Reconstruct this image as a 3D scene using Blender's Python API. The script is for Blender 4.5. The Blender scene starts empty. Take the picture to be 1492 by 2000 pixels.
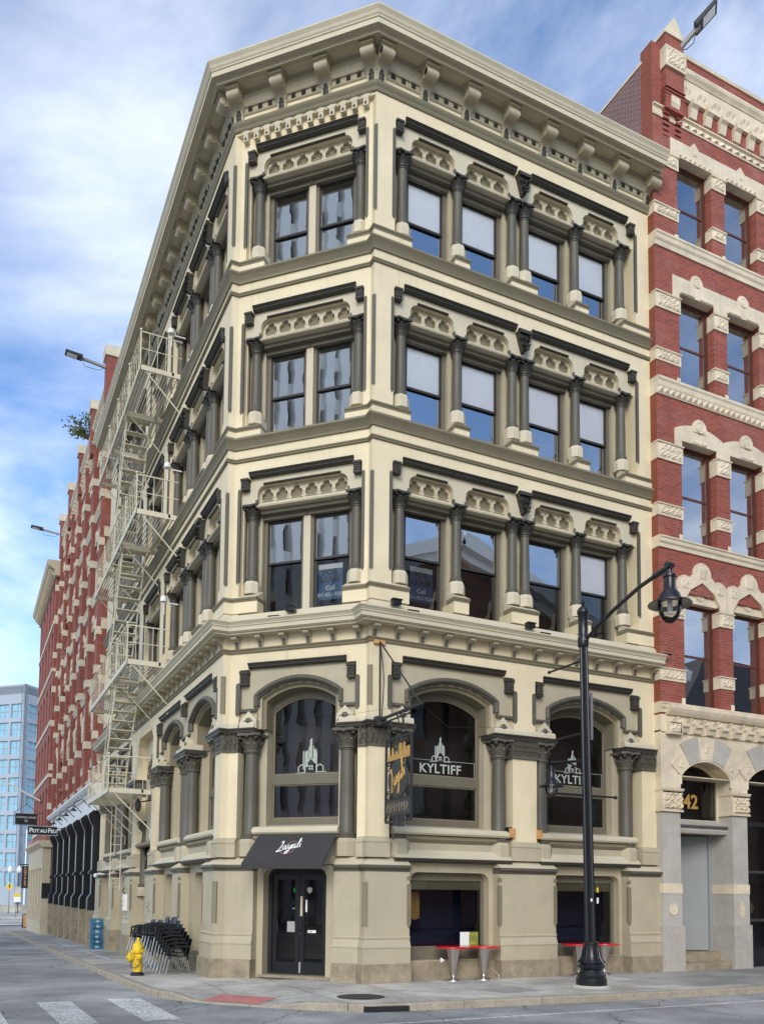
import bpy, math, random
from mathutils import Vector, Matrix, noise
from mathutils.geometry import tessellate_polygon
R=math.radians; PI=math.pi
SC=bpy.context.scene; COL=SC.collection
random.seed(7)

# ------------------------------------------------------------------ camera
cam=bpy.data.cameras.new('camera'); camo=bpy.data.objects.new('camera',cam); COL.objects.link(camo)
_y,_p,_r=-0.4535,0.0724,0.0100
_f=Vector((math.sin(-_y),math.cos(_y),0)); _rt=Vector((math.cos(_y),math.sin(_y),0)); _u=Vector((0,0,1))
_f2=math.cos(_p)*_f+math.sin(_p)*_u; _u2=-math.sin(_p)*_f+math.cos(_p)*_u
_r3=math.cos(_r)*_rt+math.sin(_r)*_u2; _u3=-math.sin(_r)*_rt+math.cos(_r)*_u2
camo.matrix_world=Matrix(((_r3.x,_u3.x,-_f2.x,-7.752),(_r3.y,_u3.y,-_f2.y,-16.581),(_r3.z,_u3.z,-_f2.z,1.92),(0,0,0,1)))
cam.sensor_fit='VERTICAL'; cam.sensor_height=36; cam.sensor_width=36
cam.lens=1682.72/2000*36; cam.shift_y=(1619.52-1000)/2000; cam.clip_end=3000; cam.clip_start=.1
SC.camera=camo

# ------------------------------------------------------------------ world, sun, exposure
SUN_EL,SUN_AZ=R(28),R(213)          # azimuth clockwise from +Y
wd=bpy.data.worlds.new('World'); SC.world=wd; wd.use_nodes=True
nt=wd.node_tree; nt.nodes.clear()
def N(t,k,**kw):
    n=t.nodes.new(k)
    for a,b in kw.items(): setattr(n,a,b)
    return n
out=N(nt,'ShaderNodeOutputWorld'); bg=N(nt,'ShaderNodeBackground'); bg.inputs[1].default_value=.1
sky=N(nt,'ShaderNodeTexSky',sky_type='NISHITA',sun_disc=False,sun_elevation=SUN_EL,sun_rotation=SUN_AZ,altitude=20,air_density=1.0,dust_density=.3,ozone_density=2.5)
tc=N(nt,'ShaderNodeTexCoord'); sep=N(nt,'ShaderNodeSeparateXYZ'); nt.links.new(tc.outputs['Generated'],sep.inputs[0])
mx=N(nt,'ShaderNodeMath',operation='MAXIMUM'); mx.inputs[1].default_value=.02; nt.links.new(sep.outputs[2],mx.inputs[0])
ad=N(nt,'ShaderNodeMath',operation='ADD'); ad.inputs[1].default_value=.22; nt.links.new(mx.outputs[0],ad.inputs[0])
dx=N(nt,'ShaderNodeMath',operation='DIVIDE'); dy=N(nt,'ShaderNodeMath',operation='DIVIDE')
for i,n in ((0,dx),(1,dy)): nt.links.new(sep.outputs[i],n.inputs[0]); nt.links.new(ad.outputs[0],n.inputs[1])
cmb=N(nt,'ShaderNodeCombineXYZ'); nt.links.new(dx.outputs[0],cmb.inputs[0]); nt.links.new(dy.outputs[0],cmb.inputs[1])
n1=N(nt,'ShaderNodeTexNoise'); n1.inputs['Scale'].default_value=1.35; n1.inputs['Detail'].default_value=9; n1.inputs['Roughness'].default_value=.58; n1.inputs['Distortion'].default_value=.35
mp=N(nt,'ShaderNodeMapping'); mp.inputs['Location'].default_value=(3.1,1.7,.4); mp.inputs['Scale'].default_value=(1.0,.75,1)
nt.links.new(cmb.outputs[0],mp.inputs[0]); nt.links.new(mp.outputs[0],n1.inputs[0])
cr=N(nt,'ShaderNodeValToRGB'); cr.color_ramp.elements[0].position=.37; cr.color_ramp.elements[1].position=.74
nt.links.new(n1.outputs[0],cr.inputs[0])
n2=N(nt,'ShaderNodeTexNoise'); n2.inputs['Scale'].default_value=2.6; n2.inputs['Detail'].default_value=7
nt.links.new(mp.outputs[0],n2.inputs[0])
cr2=N(nt,'ShaderNodeValToRGB'); cr2.color_ramp.elements[0].position=.36; cr2.color_ramp.elements[1].position=.62
cr2.color_ramp.elements[0].color=(4.4,4.8,5.6,1); cr2.color_ramp.elements[1].color=(9.0,9.2,9.4,1)
nt.links.new(n2.outputs[0],cr2.inputs[0])
tint=N(nt,'ShaderNodeMixRGB',blend_type='MULTIPLY'); tint.inputs[0].default_value=1; tint.inputs[2].default_value=(.92,1.02,1.16,1); nt.links.new(sky.outputs[0],tint.inputs[1])
mix=N(nt,'ShaderNodeMixRGB'); nt.links.new(cr.outputs[0],mix.inputs[0]); nt.links.new(tint.outputs[0],mix.inputs[1]); nt.links.new(cr2.outputs[0],mix.inputs[2])
nt.links.new(mix.outputs[0],bg.inputs[0]); nt.links.new(bg.outputs[0],out.inputs[0])
sl=bpy.data.lights.new('sun','SUN'); sl.energy=1.1; sl.angle=R(30); sl.color=(1,.95,.86)
so=bpy.data.objects.new('sun',sl); COL.objects.link(so)
_d=Vector((math.sin(SUN_AZ)*math.cos(SUN_EL),math.cos(SUN_AZ)*math.cos(SUN_EL),math.sin(SUN_EL)))
so.rotation_euler=_d.to_track_quat('Z','Y').to_euler(); so.location=(-20,-30,40)
vs=SC.view_settings; vs.view_transform='Standard'; vs.look='None'; vs.gamma=1; vs.use_curve_mapping=False; vs.exposure=1.15
try:
    SC.cycles.max_bounces=8; SC.cycles.transparent_max_bounces=12; SC.cycles.diffuse_bounces=4; SC.cycles.glossy_bounces=4
except Exception: pass

# ------------------------------------------------------------------ materials
MAT={}
def M(name,col,rough=.7,var=.12,vs_=1.5,bump=.15,bs=60,streak=0,spec=.4,metal=0,speck=0,specs=90,scol=None):
    m=bpy.data.materials.new(name); m.use_nodes=True; t=m.node_tree; b=t.nodes['Principled BSDF']
    b.inputs['Roughness'].default_value=rough; b.inputs['Metallic'].default_value=metal
    b.inputs['Specular IOR Level'].default_value=spec
    c=(col[0],col[1],col[2],1)
    g=N(t,'ShaderNodeNewGeometry')
    n=N(t,'ShaderNodeTexNoise'); n.inputs['Scale'].default_value=vs_; n.inputs['Detail'].default_value=6; n.inputs['Roughness'].default_value=.62
    t.links.new(g.outputs['Position'],n.inputs['Vector'])
    mr=N(t,'ShaderNodeMapRange'); mr.inputs[1].default_value=.3; mr.inputs[2].default_value=.7; mr.inputs[3].default_value=1-var; mr.inputs[4].default_value=1+var
    t.links.new(n.outputs[0],mr.inputs[0])
    mu=N(t,'ShaderNodeMixRGB',blend_type='MULTIPLY'); mu.inputs[0].default_value=1; mu.inputs[1].default_value=c
    t.links.new(mr.outputs[0],mu.inputs[2]); last=mu.outputs[0]
    if streak:
        mp=N(t,'ShaderNodeMapping'); mp.inputs['Scale'].default_value=(9,9,.35); t.links.new(g.outputs['Position'],mp.inputs[0])
        s=N(t,'ShaderNodeTexNoise'); s.inputs['Scale'].default_value=1; s.inputs['Detail'].default_value=4; t.links.new(mp.outputs[0],s.inputs[0])
        r=N(t,'ShaderNodeValToRGB'); r.color_ramp.elements[0].position=.6; r.color_ramp.elements[1].position=.78
        t.links.new(s.outputs[0],r.inputs[0])
        f=N(t,'ShaderNodeMath',operation='MULTIPLY'); f.inputs[1].default_value=streak; t.links.new(r.outputs[0],f.inputs[0])
        x=N(t,'ShaderNodeMixRGB'); sc_=scol or (col[0]*.55,col[1]*.42,col[2]*.25)
        x.inputs[2].default_value=(*sc_,1); t.links.new(f.outputs[0],x.inputs[0]); t.links.new(last,x.inputs[1]); last=x.outputs[0]
    if speck:
        s=N(t,'ShaderNodeTexNoise'); s.inputs['Scale'].default_value=specs; s.inputs['Detail'].default_value=3; t.links.new(g.outputs['Position'],s.inputs[0])
        r=N(t,'ShaderNodeMapRange'); r.inputs[1].default_value=.3; r.inputs[2].default_value=.7; r.inputs[3].default_value=1-speck; r.inputs[4].default_value=1+speck
        t.links.new(s.outputs[0],r.inputs[0])
        x=N(t,'ShaderNodeMixRGB',blend_type='MULTIPLY'); x.inputs[0].default_value=1; t.links.new(last,x.inputs[1]); t.links.new(r.outputs[0],x.inputs[2]); last=x.outputs[0]
    t.links.new(last,b.inputs['Base Color'])
    if bump:
        s=N(t,'ShaderNodeTexNoise'); s.inputs['Scale'].default_value=bs; s.inputs['Detail'].default_value=4; t.links.new(g.outputs['Position'],s.inputs[0])
        u=N(t,'ShaderNodeBump'); u.inputs['Strength'].default_value=bump; u.inputs['Distance'].default_value=.01
        t.links.new(s.outputs[0],u.inputs['Height']); t.links.new(u.outputs[0],b.inputs['Normal'])
    MAT[name]=m; return m
def brickmat(name,c1,c2,mortar,stain=.25,pale=(.62,.42,.36)):
    m=bpy.data.materials.new(name); m.use_nodes=True; t=m.node_tree; b=t.nodes['Principled BSDF']; b.inputs['Roughness'].default_value=.75
    g=N(t,'ShaderNodeNewGeometry'); s=N(t,'ShaderNodeSeparateXYZ'); t.links.new(g.outputs['Position'],s.inputs[0])
    a=N(t,'ShaderNodeMath',operation='ADD'); t.links.new(s.outputs[0],a.inputs[0]); t.links.new(s.outputs[1],a.inputs[1])
    c=N(t,'ShaderNodeCombineXYZ'); t.links.new(a.outputs[0],c.inputs[0]); t.links.new(s.outputs[2],c.inputs[1])
    k=N(t,'ShaderNodeTexBrick'); k.inputs['Scale'].default_value=1; k.inputs['Brick Width'].default_value=.215; k.inputs['Row Height'].default_value=.072
    k.inputs['Mortar Size'].default_value=.006; k.inputs['Mortar Smooth'].default_value=.2; k.inputs['Bias'].default_value=-.1
    k.inputs['Color1'].default_value=(*c1,1); k.inputs['Color2'].default_value=(*c2,1); k.inputs['Mortar'].default_value=(*mortar,1)
    t.links.new(c.outputs[0],k.inputs[0])
    n=N(t,'ShaderNodeTexNoise'); n.inputs['Scale'].default_value=.9; n.inputs['Detail'].default_value=8; n.inputs['Roughness'].default_value=.7; t.links.new(g.outputs['Position'],n.inputs[0])
    r=N(t,'ShaderNodeValToRGB'); r.color_ramp.elements[0].position=.52; r.color_ramp.elements[1].position=.8; t.links.new(n.outputs[0],r.inputs[0])
    f=N(t,'ShaderNodeMath',operation='MULTIPLY'); f.inputs[1].default_value=stain; t.links.new(r.outputs[0],f.inputs[0])
    x=N(t,'ShaderNodeMixRGB'); x.inputs[2].default_value=(*pale,1); t.links.new(f.outputs[0],x.inputs[0]); t.links.new(k.outputs[0],x.inputs[1])
    t.links.new(x.outputs[0],b.inputs['Base Color'])
    u=N(t,'ShaderNodeBump',invert=True); u.inputs['Strength'].default_value=.5; u.inputs['Distance'].default_value=.01; t.links.new(k.outputs['Fac'],u.inputs['Height']); t.links.new(u.outputs[0],b.inputs['Normal'])
    MAT[name]=m
def glassmat(name,tint=(.55,.58,.6),ior=2.6,wob=.02,ws=2.2):
    m=bpy.data.materials.new(name); m.use_nodes=True; t=m.node_tree; t.nodes.clear()
    o=N(t,'ShaderNodeOutputMaterial'); tr=N(t,'ShaderNodeBsdfTransparent'); tr.inputs[0].default_value=(*tint,1)
    gl=N(t,'ShaderNodeBsdfGlossy'); gl.inputs['Roughness'].default_value=.012
    fr=N(t,'ShaderNodeFresnel'); fr.inputs[0].default_value=ior
    g=N(t,'ShaderNodeNewGeometry'); n=N(t,'ShaderNodeTexNoise'); n.inputs['Scale'].default_value=ws; n.inputs['Detail'].default_value=1; t.links.new(g.outputs['Position'],n.inputs[0])
    u=N(t,'ShaderNodeBump'); u.inputs['Strength'].default_value=wob*5; u.inputs['Distance'].default_value=.06; t.links.new(n.outputs[0],u.inputs['Height'])
    t.links.new(u.outputs[0],gl.inputs['Normal'])
    mi=N(t,'ShaderNodeMixShader'); t.links.new(fr.outputs[0],mi.inputs[0]); t.links.new(tr.outputs[0],mi.inputs[1]); t.links.new(gl.outputs[0],mi.inputs[2]); t.links.new(mi.outputs[0],o.inputs[0])
    MAT[name]=m
def emat(name,col,st):
    m=bpy.data.materials.new(name); m.use_nodes=True; b=m.node_tree.nodes['Principled BSDF']; b.inputs['Base Color'].default_value=(*col,1)
    b.inputs['Emission Color'].default_value=(*col,1); b.inputs['Emission Strength'].default_value=st; MAT[name]=m
M('cream',(.71,.605,.395),.62,.09,.9,.08,40,streak=.42,scol=(.47,.36,.20))
M('tan',(.43,.375,.255),.62,.1,1.0,.08,50,streak=.22,scol=(.27,.22,.14))
M('tan_light',(.56,.495,.35),.62,.07,1.2,.08,50,streak=.1)
M('olive',(.20,.172,.107),.6,.08,1.5,.08,50)
M('casing',(.145,.128,.088),.5,.1,2,.05,60)
M('dark',(.10,.09,.066),.5,.1,2,.1,60)
M('hood',(.042,.038,.029),.45,.12,2,.08,60)
M('sash',(.035,.032,.027),.45,.1,2,.05,60)
M('granite',(.29,.24,.16),.8,.3,3.5,.5,45,speck=.35,specs=70,streak=.3,scol=(.2,.15,.09))
M('stone',(.66,.56,.40),.75,.16,2.2,.4,40,streak=.22,scol=(.24,.18,.11))
M('greystone',(.43,.395,.34),.8,.12,2,.3,60,speck=.1)
M('speckgranite',(.42,.38,.33),.8,.1,3,.4,60,speck=.4,specs=110,streak=.2)
M('slate',(.09,.085,.085),.7,.15,2,.2,30)
brickmat('brick',(.30,.066,.036),(.19,.042,.027),(.33,.14,.10),.22)
brickmat('brick_return',(.27,.065,.028),(.23,.05,.02),(.15,.05,.03),.05)
brickmat('party_brick',(.17,.07,.06),(.11,.05,.05),(.42,.36,.31),.1)
brickmat('pale_brick',(.40,.20,.13),(.33,.16,.11),(.36,.28,.22),.3)
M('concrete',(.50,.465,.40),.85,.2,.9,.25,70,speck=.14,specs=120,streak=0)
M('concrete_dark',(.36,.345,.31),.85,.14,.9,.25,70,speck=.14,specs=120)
M('asphalt',(.34,.332,.315),.92,.2,.45,.7,160,speck=.55,specs=120)
def groundfx(name,spot,spots,crack=None):
    t=MAT[name].node_tree; bs=t.nodes['Principled BSDF']; src=bs.inputs['Base Color'].links[0].from_socket
    g=N(t,'ShaderNodeNewGeometry')
    v=N(t,'ShaderNodeTexVoronoi'); v.inputs['Scale'].default_value=spots; t.links.new(g.outputs['Position'],v.inputs['Vector'])
    r=N(t,'ShaderNodeMapRange'); r.inputs[1].default_value=.09; r.inputs[2].default_value=.14; r.inputs[3].default_value=spot; r.inputs[4].default_value=1; t.links.new(v.outputs['Distance'],r.inputs[0])
    x=N(t,'ShaderNodeMixRGB',blend_type='MULTIPLY'); x.inputs[0].default_value=1; t.links.new(src,x.inputs[1]); t.links.new(r.outputs[0],x.inputs[2]); last=x.outputs[0]
    n=N(t,'ShaderNodeTexNoise'); n.inputs['Scale'].default_value=.23; n.inputs['Detail'].default_value=7; n.inputs['Roughness'].default_value=.7; t.links.new(g.outputs['Position'],n.inputs[0])
    r=N(t,'ShaderNodeMapRange'); r.inputs[1].default_value=.42; r.inputs[2].default_value=.62; r.inputs[3].default_value=.66; r.inputs[4].default_value=1.08; t.links.new(n.outputs[0],r.inputs[0])
    x=N(t,'ShaderNodeMixRGB',blend_type='MULTIPLY'); x.inputs[0].default_value=1; t.links.new(last,x.inputs[1]); t.links.new(r.outputs[0],x.inputs[2]); last=x.outputs[0]
    if crack:
        d=N(t,'ShaderNodeTexNoise'); d.inputs['Scale'].default_value=1.7; d.inputs['Detail'].default_value=5; t.links.new(g.outputs['Position'],d.inputs[0])
        ad=N(t,'ShaderNodeMixRGB',blend_type='ADD'); ad.inputs[0].default_value=.5; t.links.new(g.outputs['Position'],ad.inputs[1]); t.links.new(d.outputs['Color'],ad.inputs[2])
        v=N(t,'ShaderNodeTexVoronoi',feature='DISTANCE_TO_EDGE'); v.inputs['Scale'].default_value=crack; t.links.new(ad.outputs[0],v.inputs['Vector'])
        r=N(t,'ShaderNodeMapRange'); r.inputs[1].default_value=.002; r.inputs[2].default_value=.008; r.inputs[3].default_value=.35; r.inputs[4].default_value=1; t.links.new(v.outputs['Distance'],r.inputs[0])
        x=N(t,'ShaderNodeMixRGB',blend_type='MULTIPLY'); x.inputs[0].default_value=.8; t.links.new(last,x.inputs[1]); t.links.new(r.outputs[0],x.inputs[2]); last=x.outputs[0]
    t.links.new(last,bs.inputs['Base Color'])
groundfx('asphalt',.75,2.2,.34); groundfx('concrete',.45,3.1); groundfx('concrete_dark',.55,2.7)
M('kerbstone',(.33,.285,.215),.85,.2,2.5,.6,30,speck=.3,specs=60)
M('paint',(.62,.61,.57),.85,.22,1.6,.4,80,speck=.55,specs=26)
groundfx('paint',.5,9,1.3)
M('worn_blue',(.40,.47,.49),.85,.2,2,.2,80,speck=.3)
M('tactile',(.42,.16,.14),.8,.2,3,.2,80,speck=.2)
M('iron',(.03,.028,.027),.6,.2,4,.4,40)
M('black',(.009,.009,.011),.32,.2,3,.06,60,spec=.5)
M('black_matte',(.012,.012,.014),.6,.2,3,.1,60)
M('escape_paint',(.60,.55,.41),.5,.08,2,.1,40,streak=.3,scol=(.45,.22,.06))
M('yellow',(.70,.47,.02),.6,.22,6,.25,60,speck=.25,specs=22,streak=.25,scol=(.25,.14,.03))
M('red_lacquer',(.62,.012,.02),.12,.03,2,0,spec=.6)
M('steel',(.62,.60,.57),.28,.08,3,.05,30,metal=1)
M('aluminium',(.72,.71,.69),.35,.05,3,0,metal=1)
M('plastic_black',(.014,.014,.016),.42,.1,3,.1,80)
M('blue_plastic',(.03,.17,.30),.5,.1,4,.05,60)
M('awning',(.042,.038,.037),.8,.08,3,.3,300)
M('white_print',(.8,.8,.76),.6,.02,2,0)
M('pale_print',(.40,.43,.36),.6,.03,2,0)
M('pink_print',(.26,.15,.15),.7,.02,2,0)
M('gold',(.55,.33,.10),.45,.06,3,.05,40,metal=.3)
M('sign_dark',(.045,.045,.042),.5,.1,3,.1,60)
M('blind',(.88,.89,.89),.8,.03,2,.0)
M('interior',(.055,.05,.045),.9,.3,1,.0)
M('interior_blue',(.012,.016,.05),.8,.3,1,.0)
M('lease_blue',(.07,.17,.33),.6,.03,2,0)
M('white_paint',(.78,.77,.74),.6,.05,2,.05)
M('grey_door',(.27,.285,.28),.5,.05,2,.03)
M('mahogany',(.10,.035,.022),.4,.12,4,.05)
M('amber',(.55,.30,.12),.35,.2,8,.1)
M('rubber',(.02,.02,.02),.7,.1,2,.1)
M('sky_pane',(.26,.46,.56),.12,.12,.6,0)
M('tower_panel',(.36,.40,.45),.5,.05,.15,.02,5)
M('tower_white',(.88,.87,.84),.6,.05,.3,.02,5)
M('orange_board',(.55,.27,.13),.6,.25,2.5,0)
M('sign_yellow',(.75,.50,.02),.5,.04,2,0)
M('leaf_green',(.20,.25,.06),.6,.35,8,.1,50)
M('twig',(.12,.09,.06),.8,.2,8,.2)
M('ochre',(.52,.44,.30),.75,.08,1,.15,50,streak=.1)
glassmat('glass',(.9,.92,.94),7.5,.006,1.2); glassmat('mirror_glass',(.9,.92,.94),16,.005,1.6); glassmat('sign_glass',(.97,.97,.97),2.1,.006,1.6); glassmat('blind_glass',(.99,.99,1),1.6,.004,1.0); glassmat('shop_glass',(.8,.8,.8),1.55,.006,1.2); glassmat('blue_glass',(.25,.36,.42),3.2,.004,.5); glassmat('lamp_glass',(.85,.85,.85),1.5,.02,20)
emat('exit_green',(.0,.5,.08),.35)

# ------------------------------------------------------------------ geometry helpers
class G:
    def __init__(s): s.v=[]; s.f=[]; s.sm=[]; s.keep=False
    def add(s,vs,fs,smooth=False):
        o=len(s.v); s.v.extend([tuple(v) for v in vs])
        for f in fs: s.f.append([i+o for i in f]); s.sm.append(smooth)
        return s
    def box(s,x0,x1,y0,y1,z0,z1):
        return s.add([(x0,y0,z0),(x1,y0,z0),(x1,y1,z0),(x0,y1,z0),(x0,y0,z1),(x1,y0,z1),(x1,y1,z1),(x0,y1,z1)],
          [(0,3,2,1),(4,5,6,7),(0,1,5,4),(1,2,6,5),(2,3,7,6),(3,0,4,7)])
    def quad(s,x0,x1,y,z0,z1):
        s.keep=True; return s.add([(x0,y,z0),(x1,y,z0),(x1,y,z1),(x0,y,z1)],[(0,1,2,3)])
    def face(s,loop,y):
        s.keep=True; tri=[]
        for t in tessellate_polygon([[Vector((a,b,0)) for a,b in loop]]):
            a,b,c=(loop[i] for i in t); tri.append(tuple(t) if (b[0]-a[0])*(c[1]-a[1])-(b[1]-a[1])*(c[0]-a[0])>0 else tuple(reversed(t)))
        return s.add([(a,y,b) for a,b in loop],tri)
    def prism(s,poly,ax,a,b,smooth=False):
        # poly in the other two axes: ax 'x' -> (y,z); 'y' -> (x,z); 'z' -> (x,y)
        P={'x':lambda p,t:(t,p[0],p[1]),'y':lambda p,t:(p[0],t,p[1]),'z':lambda p,t:(p[0],p[1],t)}[ax]
        return s.plate_([poly],P,a,b,smooth)
    def plate_(s,loops,P,a,b,smooth=False):
        tri=tessellate_polygon([[Vector((p[0],p[1],0)) for p in l] for l in loops])
        flat=[p for l in loops for p in l]; n=len(flat)
        s.add([P(p,a) for p in flat]+[P(p,b) for p in flat],[tuple(t) for t in tri]+[tuple(i+n for i in reversed(t)) for t in tri])
        o=0
        for l in loops:
            k=len(l); s.add([P(p,a) for p in l]+[P(p,b) for p in l],[(i,(i+1)%k,(i+1)%k+k,i+k) for i in range(k)],smooth)
        return s
    def plate(s,loops,y0,y1,smooth=False): return s.plate_(loops,lambda p,t:(p[0],t,p[1]),y0,y1,smooth)
    def lathe(s,prof,c=(0,0,0),n=16,smooth=True,ax='z',a0=0):
        vs=[]
        for r,z in prof:
            for i in range(n):
                a=a0+2*PI*i/n; q=(r*math.cos(a),r*math.sin(a),z)
                if ax=='y': q=(q[0],q[2],q[1])
                if ax=='x': q=(q[2],q[0],q[1])
                vs.append((c[0]+q[0],c[1]+q[1],c[2]+q[2]))
        m=len(prof); fs=[(j*n+i,j*n+(i+1)%n,(j+1)*n+(i+1)%n,(j+1)*n+i) for j in range(m-1) for i in range(n)]
        s.add(vs,fs,smooth)
        if prof[0][0]>1e-4: s.add(vs[:n],[tuple(reversed(range(n)))])
        if prof[-1][0]>1e-4: s.add(vs[-n:],[tuple(range(n))])
        return s
    def tube(s,pts,r,n=6,smooth=True,cap=True):
        pts=[Vector(p) for p in pts]; vs=[]; m=len(pts)
        up=None
        for i,p in enumerate(pts):
            d=(pts[min(i+1,m-1)]-pts[max(i-1,0)]).normalized()
            if up is None: up=Vector((0,0,1)) if abs(d.z)<.9 else Vector((1,0,0))
            a=d.cross(up)
            if a.length<1e-5: a=d.orthogonal()
            a.normalize(); b=a.cross(d).normalized(); up=b
            rr=r[i] if isinstance(r,(list,tuple)) else r
            for k in range(n):
                t=2*PI*(k+.5)/n; vs.append(p+a*(rr*math.cos(t))+b*(rr*math.sin(t)))
        s.add(vs,[(j*n+i,j*n+(i+1)%n,(j+1)*n+(i+1)%n,(j+1)*n+i) for j in range(m-1) for i in range(n)],smooth)
        if cap: s.add(vs[:n],[tuple(range(n))]); s.add(vs[-n:],[tuple(reversed(range(n)))])
        return s
    def bar(s,a,b,w,h):
        a=Vector(a); b=Vector(b); d=(b-a).normalized(); up=Vector((0,0,1)) if abs(d.z)<.95 else Vector((1,0,0))
        x=d.cross(up).normalized()*(w/2); y=x.cross(d).normalized()*(h/2)
        return s.add([a-x-y,a+x-y,a+x+y,a-x+y,b-x-y,b+x-y,b+x+y,b-x+y],[(0,3,2,1),(4,5,6,7),(0,1,5,4),(1,2,6,5),(2,3,7,6),(3,0,4,7)])
    def sphere(s,c,r,n=10,m=6,sz=1):
        return s.lathe([(max(r*math.sin(PI*j/m),1e-5),-r*sz*math.cos(PI*j/m)) for j in range(m+1)],c,n)
    def sweep(s,prof,path,smooth=False):
        # prof: closed polygon of (w,z), w outward (right-hand side of walking direction); path: list of (x,y) plan points
        n=len(path); k=len(prof); vs=[]
        for i,p in enumerate(path):
            p=Vector(p); ns=[]
            if i>0: d=(p-Vector(path[i-1])).normalized(); ns.append(Vector((d.y,-d.x)))
            if i<n-1: d=(Vector(path[i+1])-p).normalized(); ns.append(Vector((d.y,-d.x)))
            if len(ns)==2:
                m=(ns[0]+ns[1]); m=m/(m.dot(ns[0]))
            else: m=ns[0]
            for w,z in prof: vs.append((p.x+m.x*w,p.y+m.y*w,z))
        fs=[(j*k+i,j*k+(i+1)%k,(j+1)*k+(i+1)%k,(j+1)*k+i) for j in range(n-1) for i in range(k)]
        s.add(vs,fs,smooth)
        tri=tessellate_polygon([[Vector((a,b,0)) for a,b in prof]])
        s.add(vs[:k],[tuple(t) for t in tri]); s.add(vs[-k:],[tuple(reversed(t)) for t in tri])
        return s
    def mesh(s,name,mat):
        me=bpy.data.meshes.new(name); me.from_pydata(s.v,[],s.f); me.materials.append(MAT[mat])
        if any(s.sm):
            me.polygons.foreach_set('use_smooth',s.sm)
        me.update()
        if s.keep: return me
        import bmesh
        bm=bmesh.new(); bm.from_mesh(me); bmesh.ops.remove_doubles(bm,verts=bm.verts,dist=1e-5); bmesh.ops.recalc_face_normals(bm,faces=bm.faces); bm.to_mesh(me); bm.free()
        if any(s.sm): me.set_sharp_from_angle(angle=R(40))
        return me
def link(name,me,parent=None,loc=(0,0,0),rz=0,rx=0,ry=0,sc=None):
    o=bpy.data.objects.new(name,me); COL.objects.link(o); o.location=loc; o.rotation_euler=(rx,ry,rz)
    if sc: o.scale=sc
    if parent: o.parent=parent
    return o
def B(g,name,mat,parent=None,loc=(0,0,0),rz=0,**k): return link(name,g.mesh(name,mat),parent,loc,rz,**k)
def tag(o,label,cat,group=None,kind=None):
    if label: o['label']=label
    if cat: o['category']=cat
    if group: o['group']=group
    if kind: o['kind']=kind
    return o
def thing(name,label,cat,loc=(0,0,0),group=None,rz=0):
    o=bpy.data.objects.new(name,None); COL.objects.link(o); o.location=loc; o.rotation_euler.z=rz; o.empty_display_size=.2
    return tag(o,label,cat,group)
class Fac:
    def __init__(s,root,x,y,a):
        s.root=root; s.x=x; s.y=y; s.a=a; s.c=math.cos(a); s.s=math.sin(a); l=root.location; s.l=l
    def w(s,x,y): return (s.x+x*s.c-y*s.s, s.y+x*s.s+y*s.c)
    def put(s,name,me,x=0,y=0,z=0,rz=0,sc=None,**k):
        p=s.w(x,y); return link(name,me,s.root,(p[0]-s.l[0],p[1]-s.l[1],z-s.l[2]),s.a+rz,sc=sc,**k)
    def B(s,g,name,mat,x=0,y=0,z=0,**k): return s.put(name,g.mesh(name,mat),x,y,z,**k)
CACHE={}
def shared(key,fn):
    if key not in CACHE: CACHE[key]=fn()
    return CACHE[key]
def arc(cx,cz,r,a0,a1,n): return [(cx+r*math.cos(R(a0+(a1-a0)*i/n)),cz+r*math.sin(R(a0+(a1-a0)*i/n))) for i in range(n+1)]
def segarc(cx,hw,zs,zc,n):  # segmental arch from left spring to right spring
    h=zc-zs; r=(hw*hw+h*h)/(2*h); a=math.degrees(math.asin(min(1,hw/r)))
    return [(cx+r*math.sin(R(-a+2*a*i/n)),zc-r+r*math.cos(R(-a+2*a*i/n))) for i in range(n+1)]
def text(s,size,mat,parent,loc,rx=PI/2,rz=0,ry=0,align='CENTER',depth=.004,name='lettering',bold=0,sx=1,space=1):
    c=bpy.data.curves.new('t','FONT'); c.body=s; c.size=size; c.align_x=align; c.align_y='CENTER'; c.extrude=depth; c.offset=bold; c.space_character=space; c.resolution_u=3
    o=bpy.data.objects.new('t',c); COL.objects.link(o); bpy.context.view_layer.update()
    me=bpy.data.meshes.new_from_object(o.evaluated_get(bpy.context.evaluated_depsgraph_get())); bpy.data.objects.remove(o)
    me.materials.clear(); me.materials.append(MAT[mat])
    return link(name,me,parent,loc,rz,rx,ry,sc=(sx,1,1))
def carve(g,x0,x1,z0,z1,y,depth,seed,nx=18,nz=10,rim=True):
    vs=[]
    for j in range(nz+1):
        for i in range(nx+1):
            u=i/nx; v=j/nz; e=min(u*nx,(1-u)*nx,v*nz,(1-v)*nz)
            h=abs(math.sin((u*(x1-x0)*21+seed)+2.2*math.sin(v*(z1-z0)*25+seed*1.3)))*abs(math.cos(v*(z1-z0)*19+1.7*math.sin(u*(x1-x0)*17+seed)))
            h=.25+.75*h if e>=1 else 0
            vs.append((x0+(x1-x0)*u,y-depth*h,z0+(z1-z0)*v))
    g.add(vs,[(j*(nx+1)+i,j*(nx+1)+i+1,(j+1)*(nx+1)+i+1,(j+1)*(nx+1)+i) for j in range(nz) for i in range(nx)],False)
    return g
def trefoil(cx,z0,s):
    r=.068*s; L=(cx-.062*s,z0+.085*s); T=(cx,z0+.165*s); Q=(cx+.062*s,z0+.085*s)
    p=[(cx-.088*s,z0)]
    p+=arc(L[0],L[1],r,235,80,5)+arc(T[0],T[1],r,195,-15,7)+arc(Q[0],Q[1],r,100,-55,5)+[(cx+.088*s,z0)]
    return p
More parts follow.
